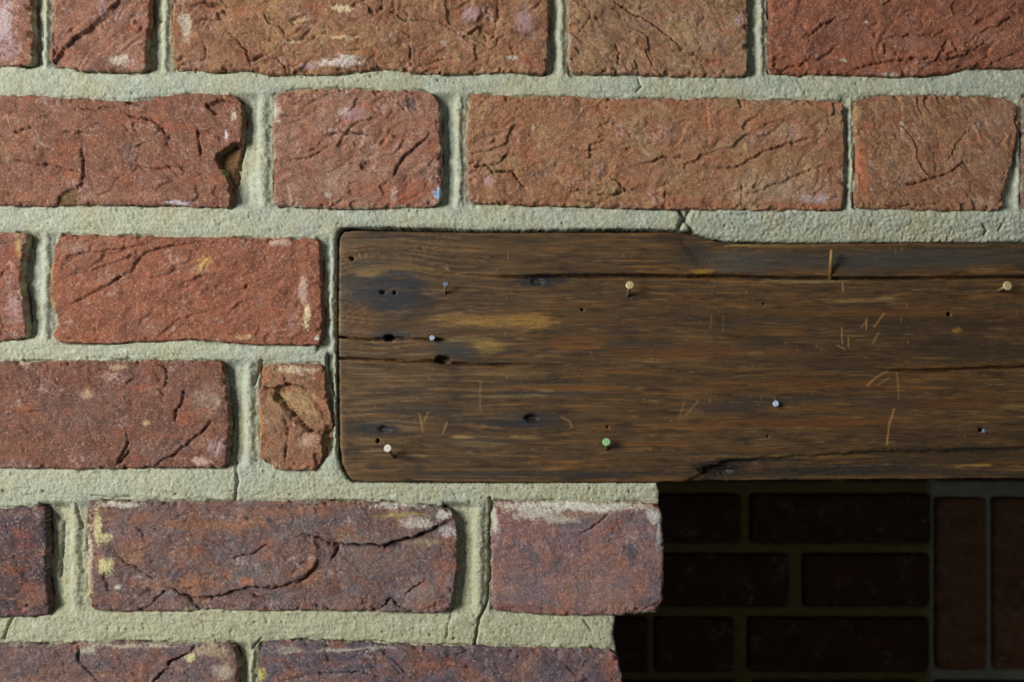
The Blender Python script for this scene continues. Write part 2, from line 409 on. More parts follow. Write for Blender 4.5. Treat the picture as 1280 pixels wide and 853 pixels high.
B(top=[(711, -50), (820, -52), (936, -50)], right=[(936, 30)], bottom=[(712, 92), (760, 92), (830, 94), (900, 96), (934, 95)], left=[(710, 30)],
  pal=((150, 100, 70), (158, 110, 76), (146, 90, 74), (130, 80, 58)), seed=14, rough=1.3, ang=0.6, residue=.45,
  cracks=[(C(2, 990, -10, 1060, 40, 1140, 75, 1180, 105, 1250, 165), 1.1, 2.2, -.5), (C(3, 0, 140, 40, 180, 100, 205, 200, 235), 1.0, 1.6, .6), (C(2, 880, 120, 930, 60, 900, 10), .9, .9, .4), (C(2, 1020, 250, 1030, 190, 1010, 150), 1, 1, .4)],
  blobs=[(895, 76, 26, 7, (172, 82, 48), .8), (922, 24, 9, 9, W_LILAC, .7), (885, 52, 30, 12, (168, 132, 120), .5), (723, 62, 3, 4, (70, 62, 80), .8), (820, 75, 12, 10, (165, 85, 60), .5), (790, 30, 20, 20, (150, 98, 88), .5)])
B(top=[(962, -50), (1200, -52), (1434, -50)], right=[(1434, 20)], bottom=[(963, 89), (1000, 93), (1050, 92), (1100, 95), (1150, 95), (1180, 92), (1210, 86), (1240, 84), (1300, 86), (1434, 88)], left=[(963, 20), (961, 60)],
  pal=((148, 72, 48), (158, 78, 52), (136, 66, 50), (126, 60, 42)), seed=15, ang=-0.45, residue=.2, fold=1.1,
  cracks=[(C(3, 490, 140, 540, 90, 575, 80, 600, 60), 1.3, 1.8, .5), (C(3, 800, 132, 880, 128, 950, 130, 1010, 105), 1.1, 1.5, .6), (C(3, 640, 262, 700, 240, 760, 225, 880, 212, 1000, 215, 1060, 200, 1140, 155), 1.4, 1.8, 1.3),
          (C(3, 360, 270, 430, 242, 470, 235, 510, 205), 1.2, 1.7, .8), (C(3, 880, 255, 950, 235, 1020, 240), 1, 1.2, .5), (C(3, 1130, 250, 1200, 215, 1275, 180), 1.0, .8, .5)],
  blobs=[(1055, 35, 45, 28, (138, 78, 72), .5), (1140, 52, 26, 10, (160, 100, 96), .6), (1000, 85, 30, 8, (170, 74, 44), .6), (1055, 74, 4, 3, W_WHITE, .8), (1082, 27, 3, 3, W_WHITE, .8), (1110, 93, 12, 3, W_WHITE, .8), (1215, 40, 18, 10, (150, 95, 95), .5)])
# second course
B(top=[(-172, 118), (0, 118), (60, 120), (115, 124), (160, 125), (190, 122), (215, 118), (260, 116), (290, 118), (302, 124)], right=[(304, 150), (303, 172), (301, 184), (297, 200), (295, 220), (292, 240)],
  bottom=[(-172, 258), (0, 257), (60, 258), (100, 256), (200, 257), (288, 260)], pal=((138, 76, 64), (146, 82, 66), (128, 70, 60), (142, 72, 52)), seed=21, fold=.7, rough=.8, residue=.45,
  cracks=[(C(7, 600, 185, 650, 215, 690, 235, 760, 242, 800, 270, 825, 300, 850, 345, 910, 368), 1.3, 2.2, .9), (C(7, 290, 305, 350, 300, 380, 308, 410, 296, 480, 310), 1.0, 1.8, .5), (C(7, 65, 300, 100, 290, 150, 272, 185, 280), 1.0, 1.6, .5),
          (C(7, 405, 650, 395, 610, 385, 570, 412, 560, 416, 480, 408, 410, 407, 365), 1.1, 2.2, .6), (C(7, 985, 275, 990, 320, 1000, 380, 1005, 420), 1.5, 1.8, -.6), (C(7, 320, 180, 400, 185, 470, 188, 520, 172, 600, 178, 660, 160, 740, 140), 1.2, 1.6, -.6),
          (C(7, 0, 430, 100, 445, 200, 465, 260, 460, 340, 490, 400, 500), 1.3, .5, 1.2), (C(7, 600, 440, 680, 470, 760, 490, 860, 470, 980, 490), 1.3, .4, .9), (C(7, 560, 600, 570, 560, 600, 520), 1.2, .8, -.6), (C(7, 660, 500, 690, 470), 1.5, 1.2, -.5),
          (C(7, 665, 390, 690, 370, 725, 350), 1.2, 1, .4), (C(7, 180, 375, 182, 400), 1.2, 1.4), (C(7, 1075, 450, 1095, 400, 1140, 375, 1200, 372), 1.2, 1.2, .6), (C(7, 55, 190, 50, 230), 1, 1)],
  plates=[([(312, 172), (302, 178), (290, 181), (284, 184), (273, 191), (271, 202), (279, 214), (286, 228), (290, 262), (312, 264)], -5.5, (108, 88, 50)), ([(256, 131), (268, 127), (279, 123), (292, 128), (285, 135), (268, 143), (262, 137)], -2.4, None), ([(157, 128), (172, 123), (186, 124), (176, 131), (163, 132)], -3, None), ([(95, 240), (97, 236), (86, 236), (72, 246), (68, 262), (97, 262)], -1.6, (96, 78, 44)), ([(-180, 226), (40, 200), (84, 212), (96, 236), (100, 262), (-180, 262)], -0.7, None)],
  gouges=[(204, 162, 9, 9, 1.3), (211, 176, 6, 9, 1.5), (10, 247, 14, 8, 1.0)],
  blobs=[(224, 253, 18, 4, (205, 195, 200), .9), (292, 142, 4, 9, (205, 190, 175), .85), (284, 168, 3, 8, (215, 205, 215), .85), (160, 195, 12, 14, (112, 84, 84), .7), (160, 183, 10, 8, (120, 92, 88), .5), (6, 190, 10, 18, (150, 100, 60), .6), (80, 247, 14, 7, (120, 100, 55), .6),
         (281, 212, 3, 8, (200, 195, 120), .8), (300, 150, 3, 20, (120, 84, 44), .7), (120, 245, 24, 10, (160, 104, 96), .5), (180, 245, 34, 7, (166, 110, 100), .6), (40, 240, 40, 12, (156, 92, 78), .5), (300, 135, 5, 8, (110, 80, 40), .5)])
B(top=[(343, 116), (370, 111), (420, 110), (490, 112), (530, 112), (546, 120)], right=[(551, 140), (552, 200)], bottom=[(341, 258), (400, 260), (440, 261), (490, 260), (530, 259), (551, 255)], left=[(340, 160), (343, 200)],
  pal=((150, 90, 80), (160, 104, 96), (146, 80, 66), (154, 84, 66)), seed=22, ang=-0.5, residue=.7,
  cracks=[(C(2, -60, 500, 0, 485, 60, 485, 120, 490, 180, 500), 1.0, 1.5, .4), (C(2, 190, 330, 215, 350, 235, 385, 265, 410), 1.4, 1.2, .8), (C(2, 350, 480, 325, 510, 290, 535, 255, 560, 225, 600, 205, 650), 1.8, 1.4, -1.2), (C(2, 265, 410, 300, 390), 1, 1),
          (C(1, 1050, 580, 1120, 575, 1180, 540, 1215, 530), 1.0, 1.5, .4), (C(1, 1200, 490, 1240, 480, 1285, 480), 1, 1.2, .4), (C(1, 993, 520, 1000, 560, 1008, 605), 1.6, 2.2), (C(1, 1100, 380, 1170, 360, 1230, 330), 1, .6, .5)],
  gouges=[(459, 207, 9, 6, 1.8), (514, 130, 9, 9, 1.2), (440, 235, 7, 9, .9)],
  blobs=[(514, 130, 8, 9, (88, 72, 84), .9), (500, 222, 9, 14, (72, 62, 72), .9), (527, 216, 10, 7, (104, 76, 80), .6), (547, 243, 6, 8, (150, 185, 225), .98), (549, 236, 3, 5, (190, 205, 225), .9), (346, 140, 8, 18, W_WHITE, .75), (440, 142, 18, 12, W_LILAC, .55), (420, 225, 26, 20, (172, 132, 120), .5), (505, 235, 30, 20, (166, 74, 46), .8), (493, 240, 4, 14, (190, 160, 150), .8),
         (376, 115, 22, 3, (172, 100, 50), .6), (410, 245, 5, 5, W_WHITE, .7), (525, 190, 12, 30, (160, 84, 64), .5), (430, 140, 8, 5, W_WHITE, .6)], label='worn pinkish red brick with a pale blue paint fleck at its lower corner')
B(top=[(587, 117), (610, 117), (640, 121), (680, 119), (720, 120), (760, 122), (840, 123), (870, 122), (960, 124), (1054, 126)], right=[(1057, 180)], bottom=[(586, 253), (640, 256), (720, 258), (800, 260), (870, 262), (960, 263), (1055, 262)], left=[(584, 160), (583, 210)],
  pal=((154, 88, 58), (162, 96, 62), (150, 92, 68), (158, 108, 72)), seed=23, ang=-0.3, residue=.4, rough=1.05,
  cracks=[(C(2, 478, 607, 550, 603, 570, 620, 640, 630, 670, 660, 700, 697), 1.5, 2.6, .9), (C(2, 548, 603, 600, 590, 632, 545), 1.0, 1.3, .5), (C(2, 580, 622, 640, 624, 710, 622), .8, .9, .3), (C(2, 830, 535, 900, 547, 970, 540), .8, 1, .3),
          (C(2, 800, 655, 830, 675, 860, 690, 940, 705, 1000, 712, 1050, 695, 1030, 660, 990, 645, 960, 648), 1.3, 1.5, .9), (C(2, 1090, 600, 1130, 590, 1200, 570, 1280, 578), 1.2, 1.4, .8), (C(3, 128, 360, 135, 480), 1.2, .8, .7),
          (C(3, 0, 610, 80, 580, 140, 610, 230, 610, 300, 570, 420, 520, 500, 500), 1.3, 1.2, .9), (C(3, 180, 690, 300, 700, 420, 650, 560, 600), 1.2, .8, .8), (C(3, 300, 470, 380, 440, 420, 430), 1, .8, .6)],
  gouges=[(786, 186, 5, 4, 1.2), (755, 232, 28, 9, -.8), (830, 245, 18, 6, 1.0), (985, 178, 6, 9, -.6)],
  blobs=[(970, 235, 80, 20, (172, 134, 120), .6), (1020, 248, 24, 8, (180, 158, 160), .75), (990, 166, 7, 10, (168, 120, 124), .8), (612, 226, 9, 6, (180, 140, 150), .8), (885, 150, 12, 20, (178, 86, 46), .6), (860, 255, 60, 6, (166, 76, 46), .7), (1010, 257, 50, 5, (176, 82, 46), .7), (640, 150, 50, 22, (160, 86, 54), .5),
         (610, 190, 22, 30, (158, 104, 88), .5), (1008, 194, 7, 3, (110, 84, 84), .7), (665, 160, 3, 3, W_WHITE, .6), (940, 200, 40, 22, (160, 110, 68), .5), (735, 255, 20, 4, (150, 120, 80), .6), (940, 145, 40, 10, (170, 92, 56), .4)])
B(top=[(1069, 123), (1100, 119), (1180, 119), (1250, 121), (1262, 124)], right=[(1272, 132), (1275, 150), (1271, 175), (1265, 205), (1258, 235)], bottom=[(1069, 259), (1120, 262), (1200, 264), (1253, 263)], left=[(1067, 140), (1072, 180), (1071, 220)],
  pal=((146, 86, 58), (154, 98, 66), (140, 78, 54), (150, 96, 72)), seed=24, ang=0.9, residue=.35,
  cracks=[(C(3, 800, 668, 840, 672, 870, 674, 930, 650, 1000, 632, 1060, 590, 1110, 588), 1.0, 1.7, .7), (C(3, 1000, 590, 1030, 530, 1080, 470), 1, 1, .5), (C(3, 700, 740, 800, 750, 930, 745, 1000, 730), 1.0, 1.0, .6)],
  blobs=[(1076, 200, 6, 24, (200, 88, 36), .85), (1078, 225, 8, 24, (196, 86, 40), .85), (1072, 140, 4, 14, (190, 150, 90), .6), (1128, 155, 4, 3, W_WHITE, .9), (1245, 150, 22, 24, (160, 112, 106), .5), (1225, 252, 24, 7, (170, 130, 124), .6), (1117, 208, 5, 5, (110, 88, 92), .7), (1240, 190, 12, 20, (160, 112, 110), .5)])
B(top=[(1280, 119), (1500, 121), (1740, 122)], bottom=[(1279, 262), (1500, 263), (1740, 262)], pal=((116, 78, 74), (120, 80, 72)), seed=25, step=2)
# third course
B(top=[(-440, 290), (-200, 291), (0, 290), (35, 291)], right=[(31, 308), (27, 330), (25, 350), (28, 370), (31, 395)], bottom=[(-440, 424), (-200, 426), (0, 426), (33, 423)], pal=((142, 70, 58), (150, 78, 62), (130, 66, 58), (146, 88, 80)), seed=31, residue=.6,
  cracks=[(C(4, 0, 200, 15, 170, 40, 150), 1, 1, .4)], blobs=[(22, 306, 5, 18, (190, 150, 80), .8), (27, 355, 4, 22, (205, 185, 120), .8), (20, 385, 12, 22, (176, 140, 136), .7), (12, 330, 6, 6, (190, 150, 130), .6)])
B(top=[(77, 293), (140, 294), (220, 296), (300, 297), (380, 298), (400, 299)], right=[(402, 350), (404, 400)], bottom=[(72, 429), (140, 430), (170, 427), (200, 427), (240, 425), (300, 430), (330, 432), (360, 431), (401, 432)], left=[(68, 310), (62, 345), (60, 372), (67, 390), (71, 405), (66, 420)],
  pal=((150, 74, 50), (156, 78, 52), (144, 72, 54), (138, 68, 50)), seed=32, fold=.7, rough=.85, ang=-0.5, residue=.3,
  cracks=[(C(4, 210, 315, 270, 285, 330, 255, 400, 215, 470, 170, 520, 110, 570, 90, 640, 75, 760, 62), .9, 1.3, 1.0), (C(4, 210, 130, 290, 110, 400, 95, 500, 80, 560, 70), 1.1, 1, .8), (C(4, 240, 190, 330, 170, 420, 140, 500, 100), 1.0, .8, .8),
          (C(4, 790, 270, 860, 250, 930, 215, 990, 190, 1040, 180), 1.2, 1.0, -.8), (C(4, 560, 420, 640, 350, 700, 330, 780, 310), 1.2, .5, .8), (C(4, 820, 220, 900, 190, 1000, 140, 1060, 90), 1.1, .5, -.7), (C(4, 640, 230, 720, 190, 760, 140), .9, .5, .5)],
  gouges=[(307, 358, 3, 4, 1.2), (344, 352, 14, 5, .7)],
  blobs=[(255, 328, 12, 10, (205, 165, 100), .75), (250, 338, 16, 6, (190, 150, 120), .5), (384, 395, 5, 22, (215, 195, 155), .95), (380, 365, 7, 24, (200, 170, 155), .75), (365, 400, 6, 24, (180, 130, 130), .5), (350, 303, 18, 5, (205, 180, 165), .8), (396, 424, 6, 4, W_WHITE, .9), (62, 330, 4, 30, (200, 150, 60), .85), (62, 385, 4, 20, (200, 165, 80), .8), (185, 410, 26, 10, (150, 96, 96), .5),
         (110, 320, 40, 22, (146, 84, 76), .5), (305, 422, 16, 4, (205, 170, 130), .6), (95, 310, 26, 8, (176, 130, 126), .5), (340, 310, 60, 10, (160, 80, 60), .4)])
# fourth course
B(top=[(-190, 451), (0, 452), (60, 452), (140, 451), (220, 450), (278, 452)], right=[(281, 470), (285, 500), (287, 530), (285, 560)], bottom=[(-190, 586), (0, 586), (100, 587), (200, 586), (282, 586)], pal=((126, 68, 60), (112, 66, 62), (138, 74, 60), (120, 76, 72)), seed=41, fold=.8, residue=.55,
  cracks=[(C(4, 575, 510, 600, 530, 606, 560, 596, 600), 1.2, 1.6, -.6), (C(4, 672, 598, 662, 630, 655, 660, 636, 690, 640, 725), 1.4, 2.0, -.7), (C(4, 455, 750, 466, 790, 455, 820, 440, 845, 425, 870), 1.3, 1.8, -.6), (C(5, 415, 60, 440, 40, 470, 0), 1.3, 1.8, .8),
          (C(4, 610, 850, 680, 800, 740, 750, 765, 720, 800, 705), 1.1, 1.5, .8), (C(5, 550, 66, 600, 30, 650, 5), 1.2, 1.4, .8), (C(4, 150, 500, 145, 580, 140, 650), 1, .8, .5), (C(4, 780, 830, 800, 790, 830, 770), 1.4, 1.2, -.6)],
  gouges=[(30, 458, 8, 6, 1.0), (200, 470, 10, 8, .8)],
  blobs=[(100, 520, 70, 30, (112, 76, 74), .55), (108, 493, 12, 9, (184, 160, 130), .65), (180, 530, 6, 5, (205, 185, 140), .8), (146, 458, 16, 5, (190, 165, 140), .6), (28, 456, 8, 5, (190, 170, 140), .7), (260, 500, 22, 22, (176, 138, 122), .5), (272, 558, 12, 14, (180, 150, 150), .6), (252, 576, 14, 8, (205, 180, 165), .7), (136, 470, 10, 8, (190, 160, 150), .4), (40, 560, 50, 20, (140, 78, 58), .4), (10, 454, 12, 4, (80, 62, 62), .8)])
B(top=[(327, 457), (345, 455), (400, 455), (407, 459)], right=[(407, 480), (411, 505), (415, 530), (413, 560), (408, 572)], bottom=[(325, 574), (345, 587), (370, 589), (396, 588)], left=[(327, 482), (322, 490), (322, 520), (324, 550)],
  pal=((150, 92, 66), (158, 108, 78), (150, 80, 54), (136, 80, 62)), seed=42, ang=0.6, rough=1.2, residue=.35, random_cracks=1,
  cracks=[(C(9, 100, 240, 150, 262, 200, 245, 240, 232, 300, 250, 370, 290), 1.6, 2.2, 1.2), (C(9, 160, 265, 200, 310, 240, 365, 280, 400, 330, 460, 430, 490), 2.0, 2.4, -1.4), (C(9, 215, 310, 250, 350, 290, 380), 1.3, 1.8, -.8), (C(9, 225, 620, 222, 540, 230, 440, 210, 380), 1.0, 1.3, .4), (C(9, 190, 345, 195, 385), 1, 1.2), (C(9, 218, 195, 222, 240), 1, 1.4)],
  plates=[([(318,484),(338,488),(350,482),(364,481),(378,485),(396,495),(412,512),(418,545),(408,546),(388,540),(372,530),(360,520),(352,508),(344,496),(336,490)], -1.3, None), ([(356,492),(376,490),(398,508),(408,540),(392,534),(374,520),(362,508)], .8, None), ([(404,540),(420,540),(420,592),(394,592),(404,572)], -3.5, None)],
  gouges=[(350, 495, 9, 12, 2.4), (384, 545, 14, 6, 1.5), (412, 552, 6, 7, 2.2)],
  blobs=[(374, 504, 30, 18, (180, 136, 84), .8), (395, 525, 18, 16, (168, 122, 84), .6), (345, 520, 16, 24, (150, 110, 80), .5), (368, 463, 30, 6, (196, 176, 150), .9), (352, 545, 24, 20, (140, 92, 76), .6), (385, 550, 12, 10, (190, 160, 140), .6), (330, 470, 8, 10, (186, 90, 56), .7), (400, 505, 6, 20, (180, 88, 54), .7), (361, 540, 3, 14, (186, 88, 50), .7), (324, 540, 3, 40, (200, 130, 50), .8), (380, 580, 24, 6, (166, 82, 60), .7), (345, 500, 12, 10, (170, 130, 80), .6)],
  label='narrow cut brick stub with an ochre flaked face beside the timber end')
# fifth course
B(top=[(-400, 635), (0, 637), (25, 636), (56, 634)], right=[(58, 680), (56, 720)], bottom=[(-400, 772), (0, 773), (40, 772), (62, 769)], pal=((92, 66, 72), (80, 64, 76), (124, 66, 56), (78, 62, 70)), seed=51, residue=.25, fold=1.0,
  cracks=[(C(5, 20, 330, 35, 300, 20, 270), 1, 1), (C(5, 100, 560, 95, 600), 1, 1)], blobs=[(50, 742, 7, 9, (150, 80, 80), .6), (30, 735, 14, 14, (150, 70, 50), .5), (20, 642, 30, 5, (130, 100, 90), .5)])
B(top=[(109, 625), (118, 627), (160, 628), (230, 627), (300, 628), (400, 627), (480, 628), (540, 634), (566, 638)], right=[(571, 650), (572, 700), (568, 740)], bottom=[(113, 763), (150, 766), (230, 766), (260, 763), (330, 765), (420, 764), (500, 767), (562, 767)], left=[(107, 660), (108, 720)],
  plates=[([(141,676),(146,690),(154,702),(170,711),(186,720),(202,732),(218,738),(230,743),(242,748),(260,749),(276,744),(288,741),(308,735),(330,733),(352,731),(372,724),(384,716),(396,704),(400,690),(392,676),(360,668),(340,678),(318,690),(290,688),(250,672),(210,664),(170,656),(148,664)], 1.1, None), ([(384,668),(405,671),(432,680),(452,681),(480,683),(492,676),(505,673),(520,671),(548,658),(575,645),(575,620),(370,620),(378,650)], 1.3, None), ([(186,734),(190,728),(206,738),(222,746),(234,752),(246,764),(250,776),(100,776),(120,768),(160,760)], -0.6, None)],
  pal=((116, 80, 80), (98, 80, 90), (142, 82, 64), (110, 92, 96)), seed=52, rough=1.05, fold=.8, residue=.45, random_cracks=2,
  cracks=[(C(10, 250, 340, 275, 410, 320, 460, 400, 505, 480, 555, 560, 610, 640, 645, 700, 670, 760, 690, 850, 695, 930, 675, 1000, 655, 1090, 630), 1.9, 3.0, 1.9), (C(10, 1090, 630, 1180, 625, 1260, 635, 1400, 590) , 1.5, 2, 1.0), (C(11, -40, 600, 20, 560, 60, 510, 95, 460), 1.5, 2.2, 1.2),
          (C(10, 1000, 440, 1130, 420, 1180, 380, 1254, 345), 1.3, 1.6, .9), (C(11, -40, 300, 0, 285, 60, 305, 120, 330, 190, 355, 260, 358, 340, 358, 430, 355, 500, 370, 560, 335, 620, 325, 700, 310, 780, 270, 850, 235, 920, 190), 2.0, 3.0, 1.8),
          (C(11, 215, 360, 195, 410, 165, 450), 1.8, 2.2, -.5), (C(10, 640, 645, 720, 690, 760, 735, 810, 775), 1.5, 2.2, -1.0), (C(10, 490, 730, 530, 690, 590, 650), 1.4, 1.6, .9), (C(10, 330, 790, 420, 770, 500, 740), 1.2, 1.0, .8), (C(10, 1125, 640, 1150, 690, 1254, 715), 1.4, 1.5, .8),
          (C(11, 460, 780, 510, 740, 540, 700, 600, 745, 680, 785), 1.4, 1.8, -.8), (C(11, 630, 680, 690, 620, 770, 570), 1.3, 1.0, .9), (C(10, 360, 240, 400, 235, 440, 270, 460, 330), 1.5, 1.0, -.6), (C(10, 650, 180, 740, 155), 1.2, 1.0, .6), (C(10, 690, 630, 720, 625, 780, 640), 1, 1, .3), (C(11, 60, 720, 110, 770), 1.3, 1.3, .4)],
  gouges=[(490, 683, 14, 5, 1.8), (190, 742, 12, 6, .8), (136, 675, 8, 30, .5), (180, 720, 40, 14, .9), (420, 690, 10, 8, .8)],
  blobs=[(122, 660, 6, 26, (206, 197, 148), .95), (130, 672, 9, 7, (206, 197, 148), .9), (131, 707, 11, 12, (206, 197, 148), .95), (112, 700, 5, 60, (198, 186, 160), .75), (110, 745, 5, 16, (195, 170, 90), .7), (145, 734, 6, 5, (205, 200, 180), .95), (140, 688, 10, 9, (72, 64, 72), .7), (150, 655, 10, 12, (92, 84, 92), .6), (143, 751, 6, 8, (150, 74, 66), .7),
         (163, 692, 20, 16, (158, 92, 66), .75), (240, 735, 14, 20, (164, 98, 62), .75), (215, 656, 12, 7, (170, 92, 50), .8), (175, 648, 22, 7, (156, 86, 66), .7), (290, 658, 30, 8, (160, 92, 66), .7), (309, 726, 9, 6, (188, 90, 48), .9), (285, 762, 18, 3, (172, 84, 50), .8), (330, 640, 60, 8, (150, 84, 66), .6), (237, 675, 2, 2, (206, 197, 148), .9),
         (150, 632, 32, 5, (190, 182, 168), .9), (500, 633, 40, 5, (196, 190, 180), .9), (555, 642, 14, 9, (200, 196, 188), .9), (520, 655, 26, 8, (190, 180, 170), .8), (500, 645, 40, 3, (180, 150, 70), .8), (560, 665, 12, 10, (180, 172, 170), .8), (525, 680, 26, 6, (170, 145, 120), .6), (470, 695, 60, 26, (118, 102, 100), .5), (562, 740, 8, 26, (140, 122, 130), .6), (520, 740, 26, 18, (150, 125, 125), .6), (532, 730, 10, 6, (176, 84, 74), .7), (525, 758, 20, 6, (166, 88, 74), .6), (388, 706, 10, 8, (172, 84, 54), .7), (430, 755, 40, 8, (150, 104, 104), .5), (236, 764, 8, 4, (170, 165, 100), .8), (400, 640, 22, 10, (150, 86, 70), .7)],
  label='purple grey stretcher brick with a raised flake and yellow specks at its left end')
B(top=[(616, 628), (660, 628), (700, 627), (800, 629), (821, 631)], right=[(827, 642), (830, 670), (830, 720), (828, 752)], bottom=[(614, 763), (640, 767), (700, 771), (780, 770), (821, 766)], left=[(614, 700)],
  pal=PAL_MAUVE, seed=53, fold=.35, rough=.7, soft=7, residue=.55, depth=0.21, random_cracks=2,
  cracks=[(C(6, 880, 310, 905, 295, 930, 280, 970, 250, 1000, 220), 1.2, 1.2, .7), (C(6, 1080, 570, 1120, 580, 1190, 545), 1.2, .8, .5)],
  gouges=[(790, 636, 14, 4, .7)],
  blobs=[(720, 633, 110, 9, (205, 200, 186), .95), (670, 642, 34, 10, (198, 192, 180), .85), (700, 651, 26, 6, (190, 180, 165), .7), (818, 645, 12, 14, (196, 194, 186), .85), (619, 650, 7, 24, (196, 188, 180), .8), (825, 670, 5, 24, (180, 176, 172), .6), (695, 705, 12, 20, (78, 74, 88), .75), (788, 692, 11, 14, (72, 70, 86), .85), (668, 699, 7, 8, (92, 80, 90), .7), (640, 750, 16, 10, (84, 74, 84), .7), (808, 752, 20, 9, (72, 70, 88), .85), (818, 725, 9, 26, (96, 88, 98), .7), (640, 742, 20, 20, (150, 128, 132), .5),
         (730, 645, 50, 5, (160, 120, 90), .5), (765, 750, 40, 14, (150, 100, 90), .5), (740, 740, 50, 30, (150, 112, 106), .4), (645, 762, 60, 5, (130, 70, 62), .6), (790, 650, 26, 6, (110, 90, 92), .6), (685, 675, 9, 10, (96, 82, 92), .6)],
  label='mauve header brick at the pier corner under the timber with white mortar along its top')
# sixth course
B(top=[(-174, 806), (0, 806), (80, 807), (150, 804), (230, 805), (292, 805)], right=[(297, 830)], bottom=[(-174, 945), (0, 945), (298, 944)], pal=((112, 80, 84), (94, 78, 90), (140, 82, 70), (104, 88, 96)), seed=61, residue=.5,
  cracks=[(C(5, 280, 705, 284, 740, 292, 775, 320, 810, 360, 850), 1.2, 1.6, -.7), (C(5, 540, 870, 580, 815, 620, 775, 690, 735, 712, 700), 1.3, 2, 1.0), (C(5, 220, 720, 230, 760, 240, 830), 1, .9, .5)],
  blobs=[(240, 822, 10, 9, (206, 197, 148), .85), (265, 815, 26, 10, (178, 158, 130), .7), (110, 813, 12, 6, (186, 176, 160), .7), (280, 840, 16, 14, (180, 165, 150), .6), (190, 832, 40, 20, (140, 84, 74), .5), (90, 845, 24, 18, (150, 84, 64), .5), (35, 835, 50, 24, (92, 78, 82), .5), (170, 807, 60, 3, (186, 180, 160), .7)])
B(top=[(324, 807), (345, 802), (380, 802), (460, 805), (520, 809), (560, 810), (650, 811), (700, 812), (766, 813)], right=[(773, 822), (778, 845), (780, 880)], bottom=[(322, 945), (560, 945), (780, 945)], pal=((104, 78, 88), (88, 76, 92), (134, 76, 68), (98, 84, 98)), seed=62, residue=.4,
  cracks=[(C(6, -60, 815, 20, 805, 120, 815, 200, 850), 1.4, 1.6, .8), (C(6, 20, 740, 90, 730, 140, 715), 1.2, 1, .5)],
  blobs=[(360, 812, 22, 7, (176, 168, 150), .6), (325, 845, 8, 12, (190, 175, 100), .8), (420, 820, 26, 8, (80, 74, 90), .6), (655, 838, 20, 14, (150, 80, 66), .6), (762, 832, 12, 24, (156, 78, 58), .75), (690, 830, 26, 10, (74, 72, 88), .6), (440, 812, 60, 3, (180, 174, 158), .7), (420, 850, 30, 8, (150, 84, 72), .5), (610, 830, 30, 14, (86, 76, 86), .5)])

# ------------------------------------------------------------------ the wall: lime mortar and the bricks bedded in it
RIGHT = 2720           # far side of the fireplace opening, beyond the picture
VOID = [(419, 300), (421, 289), (427, 284), (445, 283), (560, 284.5), (600, 287.5), (700, 286), (800, 285), (856, 287), (872, 291), (890, 297), (915, 300), (1000, 302), (1280, 301), (2900, 301), (2900, 604), (RIGHT, 604), (RIGHT, 1125),
        (771, 1125), (771, 815), (767, 795), (770, 771), (821, 768), (821, 640), (824, 630), (825, 615), (821, 605), (620, 605.5), (440, 605), (433, 600), (427, 590), (421, 575), (419, 500)]

PERPS = [(39, 63, -50, 84), (185, 214, -50, 90), (685, 711, -50, 92), (935, 962, -50, 94), (302, 341, 117, 259), (553, 584, 117, 259), (1057, 1068, 121, 263), (1262, 1280, 122, 263),
         (32, 66, 291, 426), (401, 419, 296, 440), (284, 324, 452, 586), (410, 420, 440, 570), (64, 107, 630, 768), (571, 614, 630, 768), (298, 322, 806, 945)]

BEDS = {'r0': (-192, -74), 'r1': (-50, 89), 'r2': (119, 261), 'r3': (292, 428), 'r4': (452, 586), 'r5': (630, 769), 'r6': (807, 945), 'r7': (968, 1105)}
def margin_bricks():
    out = []
    rng = np.random.RandomState(5)
    def run(row, x0, x1, kinds):
        a, b = BEDS[row]; x = x0; i = 0
        while x < x1 - 60:
            w = 472 if kinds[i % len(kinds)] == 's' else 214
            w = min(w, x1 - x)
            out.append(dict(top=[(x, a), (x + w, a)], bottom=[(x, b), (x + w, b)], seed=300 + len(out), step=9,
                            pal=[PAL_OCHRE, PAL_RED, PAL_PINK, PAL_DEEP][rng.randint(4)] if row in ('r0', 'r1', 'r2', 'r3') else [PAL_PURPLE, PAL_DEEP, PAL_MAUVE][rng.randint(3)]))
            x += w + 28; i += 1
    run('r0', -680, 3290, 'sh')
    run('r1', -680, -458, 'h'); run('r1', 1462, 3290, 'hs')
    run('r2', -680, -200, 's'); run('r2', 1768, 3290, 'hs')
    run('r3', -680, -468, 'h'); run('r3', 2930, 3290, 's')
    run('r4', -680, -218, 's'); run('r4', 2930, 3290, 'h')
    run('r5', -680, -428, 'h'); run('r5', RIGHT - 4, 3290, 'hs')
    run('r6', -680, -202, 's'); run('r6', RIGHT - 4, 3290, 'sh')
    run('r7', -680, 770, 'sh'); run('r7', RIGHT - 4, 3290, 'hs')
    return out
MARG = margin_bricks()

def outline_of(b):
    l = [b['top'][0]] + list(b.get('left') or []) + [b['bottom'][0]]
    r = [b['top'][-1]] + list(b.get('right') or []) + [b['bottom'][-1]]
    return list(b['top']) + r[1:-1] + list(b['bottom'])[::-1] + l[1:-1][::-1]

